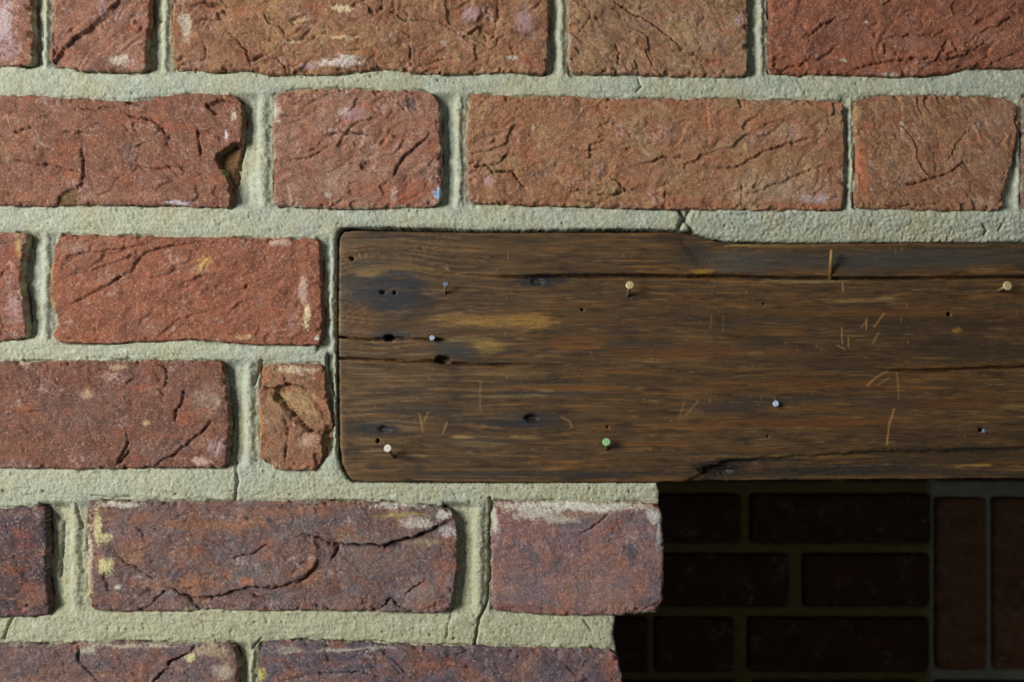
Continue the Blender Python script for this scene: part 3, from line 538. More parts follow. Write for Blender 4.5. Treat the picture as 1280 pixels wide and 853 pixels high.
def build_mortar():
    xs = np.concatenate([np.arange(-700, -20, 9.0), np.arange(-20, 1300, 1.35), np.arange(1300, 3310, 9.0)])
    ys = np.concatenate([np.arange(-215, -15, 8.0), np.arange(-15, 868, 1.35), np.arange(868, 1126, 8.0)])
    x, y = np.meshgrid(xs, ys); nv, nu = x.shape
    d = np.full(x.shape, 60.0)
    for b in BR + MARG:
        o = np.array(outline_of(b)); pad = 34
        i0, i1 = np.searchsorted(xs, [o[:, 0].min() - pad, o[:, 0].max() + pad]); j0, j1 = np.searchsorted(ys, [o[:, 1].min() - pad, o[:, 1].max() + pad])
        sl = (slice(j0, j1), slice(i0, i1))
        d[sl] = np.minimum(d[sl], polysd(x[sl], y[sl], o))
    sv = np.full(x.shape, 100.0)
    m = (x > 380) & (y > 250)
    sv[m] = polysd(x[m], y[m], VOID)
    sv = sv + 1.1 * fbm(x / 16, y / 16, 7, 3) + 0.5 * perlin(x / 4, y / 4, 8)
    keep_v = (sv > -0.9) & (d > -8)
    cell = keep_v[:-1, :-1] & keep_v[1:, :-1] & keep_v[1:, 1:] & keep_v[:-1, 1:]
    # profile of the joints
    H = 3.0 - 1.5 * (1 - np.exp(-np.clip(d, 0, None) / 5.0))
    perp = np.zeros_like(x)
    for (xl, xr, ya, yb) in PERPS:
        wob = x + 4.5 * fbm(x / 22, y / 26, 60 + xl, 4, .65)
        t = (wob - xl) / (xr - xl)
        prof = 7.4 - 1.2 * sstep(0.1, 0.35, t) - 3.8 * sstep(0.38, 0.62, t) + 1.7 * sstep(0.68, 0.86, t) + 0.6 * sstep(.9, 1.0, t)
        if xr - xl < 20: prof = 5.5 - 2.8 * sstep(0.45, 0.7, t) + 0.8 * sstep(.8, 1, t)
        g = sstep(ya - 4, ya + 9, y) * sstep(yb + 4, yb - 9, y) * ((t > -0.4) & (t < 1.4))
        H = H * (1 - g) + prof * g; perp = np.maximum(perp, g)
    H += 0.35 * fbm(x / 70, y / 5, 69, 3) * (1 - perp) + 0.8 * fbm(x / 34, y / 16, 70, 4) + 0.35 * fbm(x / 10, y / 10, 75, 3) + 0.27 * perlin(x / 3.6, y / 3.6, 79) + 0.14 * perlin(x / 2.2, y / 2.1, 80)
    pit = perlin(x / 5.0, y / 4.2, 85); zone = np.maximum(sstep(-0.2, 0.3, fbm(x / 60, y / 22, 86, 3)), 0.9 * sstep(560, 600, y)); H += 1.5 * sstep(0.50, 0.85, pit) * zone
    H += zone * (0.55 * fbm(x / 8, y / 6.5, 87, 4, .7)) + perp * 0.5 * fbm(x / 7, y / 14, 88, 3, .6)
    H -= 0.5 * sstep(.45, .8, perlin(x / 4.2, y / 4.2, 89)) * zone
    # fine shrinkage gap along the arrises
    gap = sstep(-0.05, 0.25, fbm(x / 40, y / 40, 90, 3)); H += 2.4 * gap * sstep(2.0, 0.4, np.abs(d - 0.3))
    lip = sstep(0.05, 0.3, fbm(x / 30 + 5, y / 30, 95, 3)) * (1 - perp); H -= 1.0 * lip * np.exp(-((d - 2.5) / 2.5) ** 2)
    H = np.where(d < -1.5, H + 2.0 * np.clip(-d - 1.5, 0, 6), H)
    H += 1.6 * np.exp(-np.clip(sv, 0, None) / 2.2)
    inf = sstep(858, 866, x + 2 * fbm(x / 8, y / 8, 99, 2)) * sstep(258, 264, y) * sstep(308, 304, y); H += inf * (-1.2 + 5.0 * sstep(262, 302, y)) + inf * (0.45 * perlin(x / 4.4, y / 4.4, 91) + 0.25 * perlin(x / 2.4, y / 2.4, 92))
    jx = x + 2 * fbm(x / 10, y / 10, 97, 3); jy = y + 2 * fbm(x / 10 + 4, y / 10, 98, 3)
    cracks = [(C(6, 562, 175, 556, 300, 556, 470, 550, 560, 520, 620, 505, 710), 1.5, 4), (C(6, 420, 590, 408, 640, 400, 690), .8, 1.5), (C(5, 850, 50, 862, 120, 850, 185), 1.6, 2.5), (C(5, 10, 695, 15, 660, 40, 612), 1.0, 3),
              (C(5, 330, 165, 400, 178, 470, 172), .9, 2.5), (C(5, 215, 270, 205, 400, 200, 470), 1.6, 2.5), (C(5, 270, 200, 290, 290), 1.5, 2.0), (C(5, 905, 760, 915, 720, 950, 690), 1.2, 2.0), (C(2, 1100, 285, 1110, 310, 1095, 330), 1.2, 2), (C(6, 0, 712, 150, 700, 250, 712, 490, 714), .9, 2.5), (C(6, 900, 620, 930, 660), 1.2, 1.5),
              ([(851, 263), (856, 272), (850, 283)], 2.6, 5), ([(862, 262), (858, 275), (868, 290)], 2.2, 4), ([(1232, 280), (1238, 287), (1236, 292)], 1.4, 3), ([(1256, 280), (1252, 288)], 1.2, 2), (C(9, 100, 120, 60, 240), 1.3, 2), (C(4, 940, 520, 945, 600), 1.6, 2.5), (C(4, 1185, 480, 1190, 560, 1215, 640), 1.2, 2.5)]
    for pts, cw, cd in cracks:
        pts = np.asarray(pts)
        mm = (x > pts[:, 0].min() - 9) & (x < pts[:, 0].max() + 9) & (y > pts[:, 1].min() - 9) & (y < pts[:, 1].max() + 9)
        dd, _, _ = polydist(jx[mm], jy[mm], pts); H[mm] += cd * np.exp(-(dd / cw) ** 2)
    # colour
    c0, c1, c2 = lin((174, 176, 154)), lin((168, 174, 158)), lin((170, 164, 134))
    a = sstep(-0.25, 0.35, fbm(x / 120, y / 60, 110, 4))[..., None]; b = (0.55 * sstep(0.0, 0.45, fbm(x / 45, y / 45, 115, 4)))[..., None]
    low = sstep(560, 700, y)[..., None]
    col = c0 * (1 - a) + c1 * a; col = col * (1 - b) + c2 * b; col = col * (1 - .45 * low) + lin((170, 166, 130)) * .45 * low
    col = col * (1 + 0.16 * fbm(x / 7, y / 7, 118, 3, .65))[..., None]
    wh = (0.5 * sstep(0.2, 0.5, fbm(x / 18, y / 18, 121, 4)))[..., None]; col = col * (1 - wh) + lin((200, 202, 186)) * wh
    rd = (0.45 * np.exp(-np.clip(d, 0, None) / 2.0) * sstep(0.05, 0.4, fbm(x / 14, y / 14, 123, 3)))[..., None]
    col = col * (1 - rd) + lin((150, 110, 70)) * rd
    X, Z, Y = (x - CX) * S, (CY - y) * S, H / 1000.0
    # compact
    used = np.zeros(x.shape, bool)
    used[:-1, :-1] |= cell; used[1:, :-1] |= cell; used[1:, 1:] |= cell; used[:-1, 1:] |= cell
    # draw the border vertices onto the edge of the opening
    gy, gx = np.gradient(sv); gx = gx / np.gradient(xs)[None, :]; gy = gy / np.gradient(ys)[:, None]
    nrm = np.hypot(gx, gy) + 1e-6
    near = used & (sv < 1.2) & (x < 1300) & (y < 866)
    mv = np.where(near & (sv < 0.75), np.clip(sv, -1, 1), 0)
    X = X - np.where(near, gx / nrm * mv, 0) * S; Z = Z + np.where(near, gy / nrm * mv, 0) * S
    remap = np.full(x.size, -1, np.int64); ui = np.flatnonzero(used.ravel()); remap[ui] = np.arange(len(ui))
    idx = np.arange(x.size).reshape(x.shape)
    q = np.stack([idx[:-1, :-1], idx[1:, :-1], idx[1:, 1:], idx[:-1, 1:]], -1)[cell]
    q = remap[q]
    V = np.stack([X, Y, Z], -1).reshape(-1, 3)[ui]; col = col.reshape(-1, 3)[ui]
    e = np.concatenate([q[:, [0, 1]], q[:, [1, 2]], q[:, [2, 3]], q[:, [3, 0]]])
    N = len(V); key = e[:, 0] * N + e[:, 1]; rkey = e[:, 1] * N + e[:, 0]
    be = e[~np.isin(key, rkey)]
    bv = np.unique(be); bm = np.full(N, -1); bm[bv] = N + np.arange(len(bv))
    svu = sv.ravel()[ui][bv]
    back = V[bv].copy(); back[:, 1] = np.where(svu < 3, 0.105, 0.03)
    sk = np.stack([be[:, 1], be[:, 0], bm[be[:, 0]], bm[be[:, 1]]], -1)
    verts = [V, back]; cols = [col, col[bv]]; faces = [q, sk]; base = N + len(bv)
    # solid masonry behind the face
    def P(px): return (px - CX) * S
    def Q(py): return (CY - py) * S
    for bx in ((P(-700), P(400), .103, .215, Q(1125), Q(296)), (P(400), P(611), .103, .215, Q(1125), Q(608)), (P(611), P(766), .212, .214, Q(1125), Q(608)), (P(-700), P(3305), .103, .215, Q(282), Q(-215)), (P(2905), P(3305), .103, .215, Q(1125), Q(282)), (P(RIGHT + 4), P(2905), .103, .215, Q(1125), Q(608))):
        v, f = box_faces(*bx); verts.append(v); cols.append(np.tile(lin((160, 156, 132)), (8, 1))); faces.append(f + base); base += 8
    ob = make_object('wall_front', np.concatenate(verts), faces, M_MORTAR, None, np.concatenate(cols))
    ob['kind'] = 'structure'
    return ob

wall_front = build_mortar()
for b in BR:
    b = dict(b); b['step_px'] = {1: 1.3, 2: 2.0}.get(b.pop('step', 1), 1.3)
    x0, x1 = b['top'][0][0], b['top'][-1][0]
    build_brick(wall_front, **b)
for b in MARG:
    b = dict(b); b['step_px'] = b.pop('step'); build_brick(wall_front, **b)
# second leaf of the pier behind the lowest course
v, f = box_faces((614 - CX) * S, (778 - CX) * S, .112, .211, (CY - 945) * S, (CY - 812) * S)
make_object('brick', v, [f], M_BRICK, wall_front, np.tile(lin((104, 78, 80)), (8, 1)), smooth=False, origin=((696 - CX) * S, .11, (CY - 878) * S))

# ------------------------------------------------------------------ inside of the fireplace
K = 2.15
YB = CAM_D * (K - 1)
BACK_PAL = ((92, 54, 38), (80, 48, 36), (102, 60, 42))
def back_wall():
    xs = np.arange(695, 1622, 3.0); ys = np.arange(440, 1000, 2.5)
    x, y = np.meshgrid(xs, ys)
    bricks = []
    def row(a, b, cuts):
        for (p, q) in cuts: bricks.append([(p, a), (q, a), (q, b), (p, b)])
    row(540, 602, [(700, 800), (822, 1040), (1060, 1163), (1170, 1385), (1407, 1605)])
    row(460, 522, [(700, 900), (922, 1140), (1160, 1385), (1407, 1605)])
    row(619, 680, [(702, 925), (939, 1164)]); row(694, 759, [(765, 986), (1005, 1163)]); row(774, 841, [(702, 808), (819, 917), (936, 1162)])
    row(853, 918, [(702, 920), (942, 1150), (1172, 1385), (1407, 1605)]); row(931, 993, [(702, 800), (820, 1040), (1060, 1270), (1292, 1385), (1407, 1605)])
    for xa in (1171, 1243, 1315, 1387, 1459, 1531): bricks.append([(xa, 623), (xa + 62, 624), (xa + 63, 838), (xa + 1, 838)])
    d = np.full(x.shape, 40.0)
    for b in bricks: d = np.minimum(d, polysd(x, y, b))
    H = 7 - 3 * (1 - np.exp(-np.clip(d, 0, None) / 3)) + 1.2 * fbm(x / 20, y / 10, 400, 4) + np.where(d < 0, 8, 0)
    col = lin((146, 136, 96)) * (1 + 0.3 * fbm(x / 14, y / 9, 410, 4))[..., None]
    lit_side = sstep(1155, 1175, x)[..., None]; col = lin((132, 120, 72)) * (1 - lit_side) + lin((178, 176, 158)) * lit_side  # mortar painted lighter to the right, standing in for daylight past the pier
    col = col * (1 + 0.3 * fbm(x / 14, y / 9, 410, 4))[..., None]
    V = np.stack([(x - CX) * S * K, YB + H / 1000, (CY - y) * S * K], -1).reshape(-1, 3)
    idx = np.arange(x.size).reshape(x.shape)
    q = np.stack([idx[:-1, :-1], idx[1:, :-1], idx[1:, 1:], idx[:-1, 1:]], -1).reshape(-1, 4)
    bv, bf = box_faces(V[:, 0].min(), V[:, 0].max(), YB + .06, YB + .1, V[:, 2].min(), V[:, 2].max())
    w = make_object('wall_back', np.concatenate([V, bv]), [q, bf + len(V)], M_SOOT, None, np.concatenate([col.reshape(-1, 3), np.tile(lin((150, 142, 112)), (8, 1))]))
    w['kind'] = 'structure'
    for i, b in enumerate(bricks):
        tl, tr, br, bl = b
        build_brick(w, oxide=(96, 50, 36), top=[tl, tr], bottom=[bl, br], pal=BACK_PAL if i < len(bricks) - 6 else ((150, 92, 60), (158, 98, 64), (136, 82, 56)), seed=500 + i, step_px=2.6, depth=0.05, k=K, y0=YB, mat=M_SOOT, residue=.15, soft=4, random_cracks=0, rough=.5, fold=.5)  # upright bricks use a lighter palette in place of light reaching them
    return w
wall_back = back_wall()

def slab(name, x0, x1, y0, y1, z0, z1, rgb):
    v, f = box_faces(x0, x1, y0, y1, z0, z1)
    o = make_object(name, v, [f], M_SOOT, None, np.tile(lin(rgb), (8, 1)), smooth=False); o['kind'] = 'structure'
    return o
XL, XR = (771 - CX) * S, (1608 - CX) * S * K
ZT, ZB = (CY - 442) * S * K, (CY - 995) * S * K
XE = max(XR, (RIGHT + 4 - CX) * S)
slab('wall_left', XL - 0.06, XL, .217, YB + .1, ZB, 0.28, (70, 58, 50))
slab('wall_right', XE, XE + 0.06, .217, YB + .1, ZB, 0.28, (70, 58, 50))
slab('light_block_top', XL - 0.06, XE + 0.06, .217, YB + .1, 0.28, 0.32, (50, 44, 40))  # unseen slab added over the hearth so the inside stays dark
slab('wall_chimney', XL, XE, YB, YB + .06, ZT, 0.28, (60, 50, 44))
slab('floor', XL - 0.06, XE + 0.06, .217, YB + .1, ZB - 0.03, ZB, (90, 70, 60))

# ------------------------------------------------------------------ oak lintel
BT = [(425, 296), (430, 289), (445, 288), (520, 289), (600, 290.5), (700, 290), (800, 290), (840, 290), (862, 292), (880, 297), (900, 302), (930, 304), (1000, 304), (1280, 303), (2880, 303)]
BB = [(439, 602), (460, 604), (620, 605), (820, 605), (835, 603.5), (1280, 600), (2880, 600)]
BL = [(423, 300), (422, 400), (423, 500), (424, 560), (427, 580), (432, 593)]
YBEAM = 0.0018
KNOTS = [(484, 365, 46, 26, .9, .9), (672, 351, 40, 9, .85, .5), (478, 537, 32, 9, .85, .8), (664, 524, 55, 10, .7, .7), (486, 418, 34, 10, .55, .5), (560, 440, 26, 10, .5, .4)]
SPLITS = [([(560, 345), (640, 346), (700, 345), (780, 344), (860, 346), (905, 345), (960, 347), (1040, 348), (1160, 347), (1280, 346), (1800, 344)], 1.5, 7, 0.5),
          ([(420, 421), (445, 424), (462, 425), (486, 423), (520, 424.5), (575, 425)], 1.1, 5, .25), ([(420, 448), (470, 451), (500, 452), (540, 452), (560, 455), (600, 456), (670, 457)], 1.15, 5.5, .3),
          ([(1085, 463), (1140, 463.5), (1190, 462.5), (1240, 460), (1282, 459.5), (1500, 458)], 1.2, 5, .3), ([(640, 457), (720, 456)], .7, 1.5, 0), ([(1000, 586), (1100, 582), (1280, 583), (1600, 584)], .8, 1.2, -.4), ([(520, 338), (600, 344)], .7, 1.5, .2)]
HOLES = [(896, 589, 24, 7, 2.6), (925, 579, 26, 3.5, 1.6), (486, 423, 7, 5, 6), (553, 450, 10, 5.5, 7), (439, 323, 3, 2.6, 4), (472, 552, 2.6, 2.4, 5), (728, 387, 2.2, 2, 3), (1188, 393, 3.2, 2.8, 5), (1229, 539, 4, 3.5, 4), (760, 534, 1.8, 1.6, 3), (956, 380, 1.6, 1.4, 2), (961, 546, 1.6, 1.4, 2),
         (478, 365, 4, 2.5, 3), (493, 366, 2.5, 2, 3), (480, 537, 9, 4, 1.6), (664, 523, 9, 4.5, 2.4), (672, 352, 9, 5, 1.2)]
SCR = [([(1122, 465), (1124, 480), (1125, 500)], .5, .6), ([(1119, 512), (1113, 530), (1110, 556)], .7, .9), ([(1085, 483), (1095, 473), (1113, 463)], .6, .8), ([(1098, 482), (1113, 473)], .5, .6), ([(1053, 410), (1054, 430)], .5, .8), ([(1062, 423), (1062, 433)], .5, .7), ([(1084, 400), (1084, 412)], .5, .8), ([(1078, 410), (1085, 399)], .4, .6), ([(1094, 409), (1106, 392)], .5, .8), ([(1092, 430), (1100, 416)], .5, .6),
       ([(524, 518), (528, 540)], .6, .7), ([(553, 542), (558, 528)], .6, .8), ([(530, 526), (535, 516)], .5, .7), ([(600, 478), (600, 515)], .8, .35), ([(702, 522), (712, 527), (715, 535)], .9, .5), ([(554, 333), (560, 338), (558, 331)], .5, .6), ([(850, 522), (856, 503)], .4, .5), ([(858, 520), (873, 502)], .5, .6), ([(1048, 432), (1058, 437)], .5, .7), ([(1055, 353), (1055, 364)], .6, .8), ([(890, 395), (889, 410)], .4, .5), ([(905, 395), (905, 415)], .4, .4)]
LIGHTS = [(625, 402, 75, 8, (160, 120, 66), .85), (560, 395, 30, 5, (150, 116, 70), .7), (665, 402, 30, 12, (158, 116, 58), .8), (610, 432, 22, 11, (158, 124, 70), .8), (590, 424, 40, 4, (140, 112, 68), .6), (450, 395, 22, 22, (120, 80, 48), .6), (460, 345, 20, 5, (150, 116, 72), .8), (500, 340, 60, 4, (140, 104, 62), .7), (578, 547, 16, 3, (160, 124, 78), .85), (655, 546, 22, 3, (150, 116, 72), .8), (600, 556, 40, 4, (130, 104, 66), .6), (640, 468, 60, 6, (120, 98, 62), .6), (700, 487, 90, 5, (128, 82, 40), .7), (683, 490, 14, 2.5, (150, 124, 84), .7), (640, 497, 60, 3, (130, 108, 76), .7),
          (1075, 375, 45, 3, (150, 112, 66), .75), (1110, 373, 16, 3, (158, 122, 74), .8), (1198, 412, 7, 3.5, (168, 116, 56), .85), (878, 339, 16, 3.5, (176, 128, 52), .9), (1010, 350, 70, 3.5, (150, 122, 84), .7), (960, 306, 60, 3, (140, 108, 66), .7), (930, 305, 26, 2, (168, 128, 76), .8), (1090, 390, 200, 6, (112, 70, 36), .6), (880, 440, 140, 10, (116, 70, 34), .6), (720, 430, 40, 10, (122, 72, 36), .6), (1000, 480, 160, 8, (112, 66, 32), .6), (1180, 505, 100, 6, (112, 66, 34), .6), (1000, 528, 140, 6, (116, 66, 32), .7), (820, 555, 60, 4, (124, 74, 38), .7), (870, 535, 40, 4, (126, 80, 40), .6),
          (1000, 572, 110, 3, (132, 100, 54), .6), (872, 597, 10, 5, (112, 80, 44), .7), (1224, 583, 26, 2.5, (160, 120, 62), .8), (1060, 598, 60, 2, (124, 90, 50), .6), (1165, 448, 30, 2, (130, 100, 56), .6), (945, 441, 14, 2, (140, 110, 60), .6), (560, 308, 200, 8, (112, 80, 50), .5), (1000, 290, 60, 3, (130, 100, 60), .4), (700, 310, 24, 3, (140, 90, 50), .6), (1270, 508, 20, 3, (130, 116, 76), .5)]
DARKS = [(898, 588, 36, 11, (34, 27, 25), 1), (486, 364, 58, 26, (46, 46, 54), 1.0), (470, 345, 40, 14, (56, 52, 56), .6), (445, 365, 22, 16, (66, 58, 56), .6), (672, 351, 36, 8, (42, 40, 46), .9), (478, 537, 32, 8, (42, 44, 54), .9), (650, 526, 60, 8, (50, 48, 52), .8), (664, 523, 10, 5, (30, 26, 26), .9), (490, 413, 26, 7, (52, 52, 60), .8), (575, 440, 30, 10, (58, 56, 62), .7), (560, 432, 24, 10, (66, 60, 60), .6), (680, 492, 90, 4, (54, 50, 54), .8), (520, 515, 60, 10, (60, 52, 50), .6), (510, 490, 40, 5, (56, 50, 50), .6), (600, 552, 60, 5, (58, 52, 54), .6), (700, 440, 80, 3, (60, 56, 58), .5), (800, 432, 60, 4, (60, 56, 58), .7),
         (640, 593, 160, 4, (58, 52, 52), .8), (760, 595, 80, 5, (50, 44, 46), .7), (870, 315, 24, 20, (66, 54, 48), .8), (930, 326, 60, 18, (84, 76, 70), .8), (1080, 325, 170, 14, (72, 66, 64), .8), (1200, 322, 140, 14, (72, 66, 62), .7), (940, 435, 60, 6, (62, 54, 46), .7), (1000, 500, 80, 4, (58, 52, 48), .7), (1130, 505, 60, 8, (56, 50, 46), .8), (900, 510, 60, 6, (62, 54, 50), .7), (898, 586, 34, 10, (34, 27, 25), 1), (925, 577, 40, 6, (36, 30, 28), .9), (870, 596, 14, 8, (60, 44, 30), .8), (1060, 594, 320, 5, (56, 44, 34), .7), (1180, 570, 180, 8, (70, 52, 34), .6), (960, 573, 60, 6, (50, 42, 40), .8), (1060, 588, 140, 6, (48, 42, 42), .85), (1200, 563, 110, 5, (54, 42, 30), .85), (1000, 595, 70, 4, (56, 46, 38), .8), (880, 602, 30, 4, (44, 36, 34), .8), (1180, 440, 130, 20, (62, 47, 34), .75), (1160, 400, 150, 16, (64, 46, 32), .7), (900, 400, 160, 14, (72, 54, 38), .5), (1180, 545, 130, 12, (66, 48, 32), .6), (1040, 455, 120, 10, (66, 48, 34), .6), (1120, 410, 120, 6, (70, 54, 40), .6), (1075, 380, 50, 3, (58, 46, 36), .7)]

def build_lintel():
    n1 = np.concatenate([np.linspace(0, 1, 660), ]);
    # columns: fine inside the picture, coarse beyond it
    xs_f = np.concatenate([np.arange(0, 866, 1.4), np.arange(866, 2456, 14.0)]); u1 = xs_f / xs_f[-1]
    nv = 228; v1 = np.linspace(0, 1, nv)
    def samp(p, t, by_x=True):
        p = np.asarray(p, float); tt = (p[:, 0] - p[0, 0]) / (p[-1, 0] - p[0, 0])
        return np.stack([np.interp(t, tt, p[:, 0]), np.interp(t, tt, p[:, 1])], 1)
    T, B_ = samp(BT, u1), samp(BB, u1)
    Lp = np.array([BT[0]] + BL + [BB[0]], float); Ll = np.concatenate([[0], np.cumsum(np.hypot(*np.diff(Lp, axis=0).T))]); Ll /= Ll[-1]
    Lf = np.stack([np.interp(v1, Ll, Lp[:, 0]), np.interp(v1, Ll, Lp[:, 1])], 1)
    R = np.stack([np.full(nv, 2880.0), np.linspace(303, 600, nv)], 1)
    u = u1[None, :, None]; v = v1[:, None, None]
    P = ((1 - v) * T[None] + v * B_[None] + (1 - u) * Lf[:, None] + u * R[:, None] - ((1 - u) * (1 - v) * T[0] + u * (1 - v) * T[-1] + (1 - u) * v * B_[0] + u * v * B_[-1]))
    x, y = P[..., 0].copy(), P[..., 1].copy()
    dl = u[..., 0] * 2456 + 0 * x; dt = v[..., 0] * 308 + 0 * x; db = (1 - v[..., 0]) * 308 + 0 * x
    y += (np.exp(-dt / 4) + np.exp(-db / 4)) * (1.0 * fbm(x / 40, y / 10, 601, 3) + .4 * perlin(x / 6, y / 6, 602))
    x += np.exp(-dl / 4) * 0.8 * fbm(x / 10, y / 12, 603, 3)
    dm = np.minimum(np.minimum(dl, dt), db)
    # grain that bends round the knots
    gy = y + 6 * fbm(x / 300, y / 90, 610, 3)
    for (kx, ky, rx, ry, s, bend) in KNOTS:
        e = ((x - kx) / (rx * 1.4)) ** 2 + ((y - ky) / (ry * 1.9)) ** 2
        gy = gy - bend * (y - ky) * 0.75 * np.exp(-e)
    g1 = fbm(x / 260, gy / 11, 620, 4, .6); g2 = fbm(x / 110, gy / 4.2, 630, 4, .6); g3 = perlin(x / 60, gy / 1.9, 640); g4 = fbm(x / 45, gy / 7, 650, 4, .6)
    r = 3.2
    dd = np.clip(dm, 0, r); H = (r - np.sqrt(np.maximum(r * r - (r - dd) ** 2, 0))) * S * 1000
    H += 0.5 * fbm(x / 220, y / 60, 660, 3) - 0.22 * g1 - 0.16 * g2 - 0.05 * g3
    check = sstep(0.72, 0.95, 1 - np.abs(fbm(x / 150, gy / 6, 670, 3)) * 3.4) * sstep(.0, .35, fbm(x / 120, y / 30, 675, 2)); H += 0.30 * check
    # bare wane along the lower edge and the worn upper face
    wane = [(850, 606), (868, 598), (884, 586), (905, 577), (960, 571), (1040, 567), (1150, 563), (1280, 560), (2880, 560), (2880, 620), (850, 620)]
    sw = polysd(x, y + 4.5 * fbm(x / 30, y / 14, 680, 4, .65), wane)
    H += 2.2 * sstep(1.5, -3.5, sw) + 1.6 * sstep(0, -30, sw)
    worn = [(838, 280), (850, 300), (862, 318), (872, 332), (900, 345), (1280, 347), (2880, 345), (2880, 280)]
    so = polysd(x, y + 2 * fbm(x / 25, y / 12, 683, 3), worn); H += 0.9 * sstep(4, -7, so)
    jy = y + 1.1 * fbm(x / 22, y / 9, 685, 3)
    for pts, cw, cd, cs in SPLITS:
        pts = np.asarray(pts, float)
        m = (x > pts[:, 0].min() - 6) & (x < pts[:, 0].max() + 6) & (np.abs(y - pts[:, 1].mean()) < 30)
        d, sd, t = polydist(x[m], jy[m], pts); tp = sstep(1.0, 0.8, t) if pts[0, 0] < 430 else (sstep(0, .12, t) if pts[-1, 0] > 1290 else np.clip(1 - np.abs(2 * t - 1) ** 2, .1, 1))
        H[m] += cd * tp * np.exp(-(d / (cw * (0.55 + .45 * tp))) ** 2) - cs * np.clip(sd * d, -1, 1) * np.exp(-d / 8) * tp
    for (hx, hy, rx, ry, hd) in HOLES:
        e = np.hypot((x - hx) / rx, (y - hy) / ry) + 0.18 * perlin(x / 4, y / 3, 688); H += hd * sstep(1.05, 0.6, e)
    # colour
    col = np.empty(x.shape + (3,)); col[:] = lin((90, 65, 42))
    def mixc(c, m):
        nonlocal col
        m = np.clip(m, 0, 1)[..., None]; col = col * (1 - m) + lin(c) * m
    mixc((110, 72, 38), .75 * sstep(-.05, .35, g1)); mixc((60, 44, 32), .8 * sstep(.05, .4, g4)); mixc((58, 50, 46), .55 * sstep(.12, .42, fbm(x / 170, gy / 9, 700, 4, .6)))
    mixc((140, 92, 48), .5 * sstep(.15, .45, g2)); mixc((150, 118, 76), .55 * sstep(.30, .52, fbm(x / 70, gy / 3, 710, 4, .6)))
    left = sstep(700, 430, x); mixc((134, 108, 84), .42 * left * sstep(-.1, .3, g2))
    blotch = fbm(x / 90, y / 26, 760, 4, .6); mixc((58, 44, 34), (.45 + .35 * left) * sstep(.08, .38, blotch)); mixc((118, 84, 54), .5 * sstep(-.15, -.42, blotch))
    col *= (1 + 0.26 * g2 + 0.12 * g3 + 0.26 * fbm(x / 14, y / 5, 765, 4, .7) + 0.14 * fbm(x / 2.6, y / 2.0, 767, 2))[..., None]
    stk = 0.55 * fbm(x / 40, gy / 4, 720, 4, .65) + 0.5 * fbm(x / 12, y / 3.5, 721, 4, .75)
    fib = 0.75 * fbm(x / 34, gy / 2.6, 727, 3, .7) + 0.5 * fbm(x / 6, y / 3.5, 728, 3, .7)
    for lst in (DARKS, LIGHTS):
        for (bx, by, rx, ry, c, s) in lst:
            m = (np.abs(x - bx) < rx * 1.8) & (np.abs(y - by) < ry * 2.2 + 4)
            e = np.hypot((x[m] - bx) / rx, (gy[m] * .5 + y[m] * .5 - by - 1.5 * fbm(x[m] / 50, y[m] / 20, 725, 2)) / ry)
            k = (min(1, s * 1.1) * sstep(1.25, 0.45, e + stk[m]) * np.clip((0.95 if lst is DARKS else 0.74) + fib[m], 0, 1))[..., None]; col[m] = col[m] * (1 - k) + lin(c) * k
    #left = sstep(700, 430, x); mixc((128, 98, 72), .30 * left * sstep(-.1, .3, g2))
    mixc((150, 120, 88), .5 * np.exp(-dl / 7) * sstep(-.1, .3, fbm(x / 12, y / 12, 730, 3)))
    col *= 0.78 * np.array([0.95, 1.02, 0.93]) * (1 + 0.12 * g2 + 0.10 * g3)[..., None]
    for pts, cw, s in SCR:
        pts = np.asarray(pts, float); m = (x > pts[:, 0].min() - 5) & (x < pts[:, 0].max() + 5) & (y > pts[:, 1].min() - 5) & (y < pts[:, 1].max() + 5)
        d, _, t = polydist(x[m] + .8 * fbm(x[m] / 8, y[m] / 8, 735, 2), y[m], pts); k = (s * 0.75 * np.exp(-(d / (cw + .3)) ** 2))[..., None]
        col[m] = col[m] * (1 - k) + lin((176, 132, 78)) * k; H[m] += .12 * k[..., 0]
    fine = sstep(.62, .8, perlin(x / 1.7, y / 9, 745)) * sstep(.1, .4, fbm(x / 50, y / 30, 746, 2)); mixc((170, 134, 92), .35 * fine)
    nu = x.shape[1]
    X = (x - CX) * S; Z = (CY - y) * S; Y = YBEAM + H / 1000
    V = np.stack([X, Y, Z], -1).reshape(-1, 3); C_ = col.reshape(-1, 3); idx = np.arange(x.size).reshape(x.shape)
    q = np.stack([idx[:-1, :-1], idx[1:, :-1], idx[1:, 1:], idx[:-1, 1:]], -1).reshape(-1, 4)
    ring = np.concatenate([idx[0, :-1], idx[:-1, -1], idx[-1, :0:-1], idx[:0:-1, 0]]); n = len(ring)
    b1 = V[ring].copy(); b1[:, 1] = np.maximum(.010, b1[:, 1] + .0005); b2 = V[ring].copy(); b2[:, 1] = .195
    N = len(V); r1 = N + np.arange(n); r2 = N + n + np.arange(n); cpt = N + 2 * n
    f1 = np.stack([ring, np.roll(ring, -1), np.roll(r1, -1), r1], -1); f2 = np.stack([r1, np.roll(r1, -1), np.roll(r2, -1), r2], -1); f3 = np.stack([r2, np.roll(r2, -1), np.full(n, cpt)], -1)
    cen = np.array([(1650 - CX) * S, .195, (CY - 450) * S])
    ob = make_object('timber_lintel', np.concatenate([V, b1, b2, cen[None]]), [q, f1, f2, f3], M_OAK, None, np.concatenate([C_, C_[ring], C_[ring], C_[:1]]), origin=(0.2, 0.1, (CY - 450) * S))
    ob['label'] = 'old dark brown timber lintel beam with splits and nails set into the brick wall'
    ob['category'] = 'beam'
    ob['kind'] = 'thing'
    return ob
lintel = build_lintel()

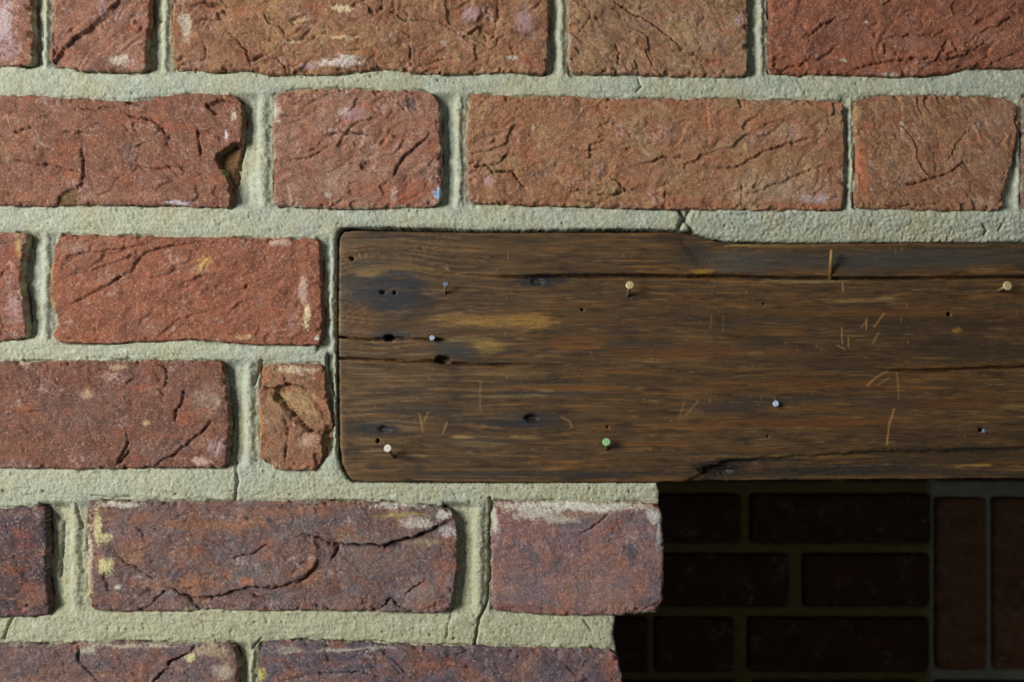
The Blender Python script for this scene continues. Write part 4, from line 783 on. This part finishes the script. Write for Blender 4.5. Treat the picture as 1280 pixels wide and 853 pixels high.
# ------------------------------------------------------------------ nails left in the lintel
def tube(p0, p1, rad, seg=12, head=None):
    p0, p1 = Vector(p0), Vector(p1); ax = (p1 - p0).normalized()
    a = ax.orthogonal().normalized(); b = ax.cross(a)
    rings = [(p0, rad), (p0.lerp(p1, .5), rad), (p1, rad)] if head is None else head
    V = []; F = []
    for p, r in rings:
        for i in range(seg):
            t = 2 * math.pi * i / seg; V.append(p + (a * math.cos(t) + b * math.sin(t)) * r)
    for j in range(len(rings) - 1):
        for i in range(seg):
            F.append((j * seg + i, j * seg + (i + 1) % seg, (j + 1) * seg + (i + 1) % seg, (j + 1) * seg + i))
    V.append(rings[-1][0]); V.append(rings[0][0]); n = len(V)
    T = [((len(rings) - 1) * seg + i, (len(rings) - 1) * seg + (i + 1) % seg, n - 2) for i in range(seg)] + [((i + 1) % seg, i, n - 1) for i in range(seg)]
    return np.array([tuple(v) for v in V]), [np.array(F), np.array(T)]
M_SHANK = mat_metal('dull_steel', (130, 118, 92), .5)
M_RUST = mat_metal('rusty_steel', (140, 108, 66), .6, .5)
HEADS = {'grey': mat_metal('grey_nail_head', (200, 198, 180), .5, .2), 'tan': mat_metal('tan_nail_head', (205, 185, 135), .5, .2), 'green': mat_metal('green_nail_head', (150, 200, 135), .5, .15), 'blue': mat_metal('pale_blue_nail_head', (190, 205, 235), .4, .3), 'dark': mat_metal('dark_steel_head', (140, 150, 175), .4, .4)}
def pos(px, py, t):
    s = (CAM_D - t) / CAM_D if t > 0 else 1.0
    return ((px - CX) * S * s, YBEAM - t, (CY - py) * S * s)
def nail(head_px, base_px, out, radius_px, kind, label=None):
    h = Vector(pos(*head_px, out)); b = Vector(pos(*base_px, 0)); ax = (h - b).normalized()
    r = radius_px * S; sr = max(.0007, r * .42)
    v, f = tube(b - ax * .012, h - ax * .0004, sr)
    o = make_object('nail', v, f, M_SHANK, lintel, origin=tuple(b))
    if label: o['label'] = label
    up = Vector((0, -1, 0)); axh = (ax + up * .8).normalized()
    v, f = tube(h - axh * .001, h, r, 20, [(h - axh * .0012, r * .55), (h - axh * .0008, r), (h - axh * .0002, r), (h + axh * .0001, r * .82)])
    make_object('nail_head', v, f, HEADS[kind], o, origin=tuple(h), smooth=False)
    # keep world place of the head under the nail
    return o
nail((484, 561), (491, 572), .009, 5.0, 'grey', 'bent nail with a grey head low at the beam end')
nail((788, 356), (785, 370), .009, 5.2, 'tan', 'nail with a tan head just under the upper split')
nail((758.5, 553), (758, 562), .006, 5.0, 'green', 'nail with a pale green head near the lower edge')
nail((557, 355), (556, 367), .007, 3.2, 'dark', 'small steel nail with a blue grey head')
nail((540, 422.5), (540, 424), .003, 3.4, 'blue', 'small pale blue nail head over the left split')
nail((971, 505), (971, 508), .003, 4.0, 'blue', 'pale blue nail head in the middle of the beam')
nail((1262, 357), (1250, 363), .008, 5.8, 'tan', 'nail with a broad tan head at the right of the beam')
nail((1233, 539), (1231, 540), .0006, 3.0, 'dark', 'nail end sunk in a hole at the lower right')
h = Vector(pos(1041, 312, .007)); b = Vector(pos(1039, 340, 0)); ax = (h - b).normalized()
v, f = tube(b - ax * .01, h, .0011)
o = make_object('nail', v, f, M_RUST, lintel, origin=tuple(b)); o['label'] = 'headless rusty nail bent upward on the upper strip of the beam'
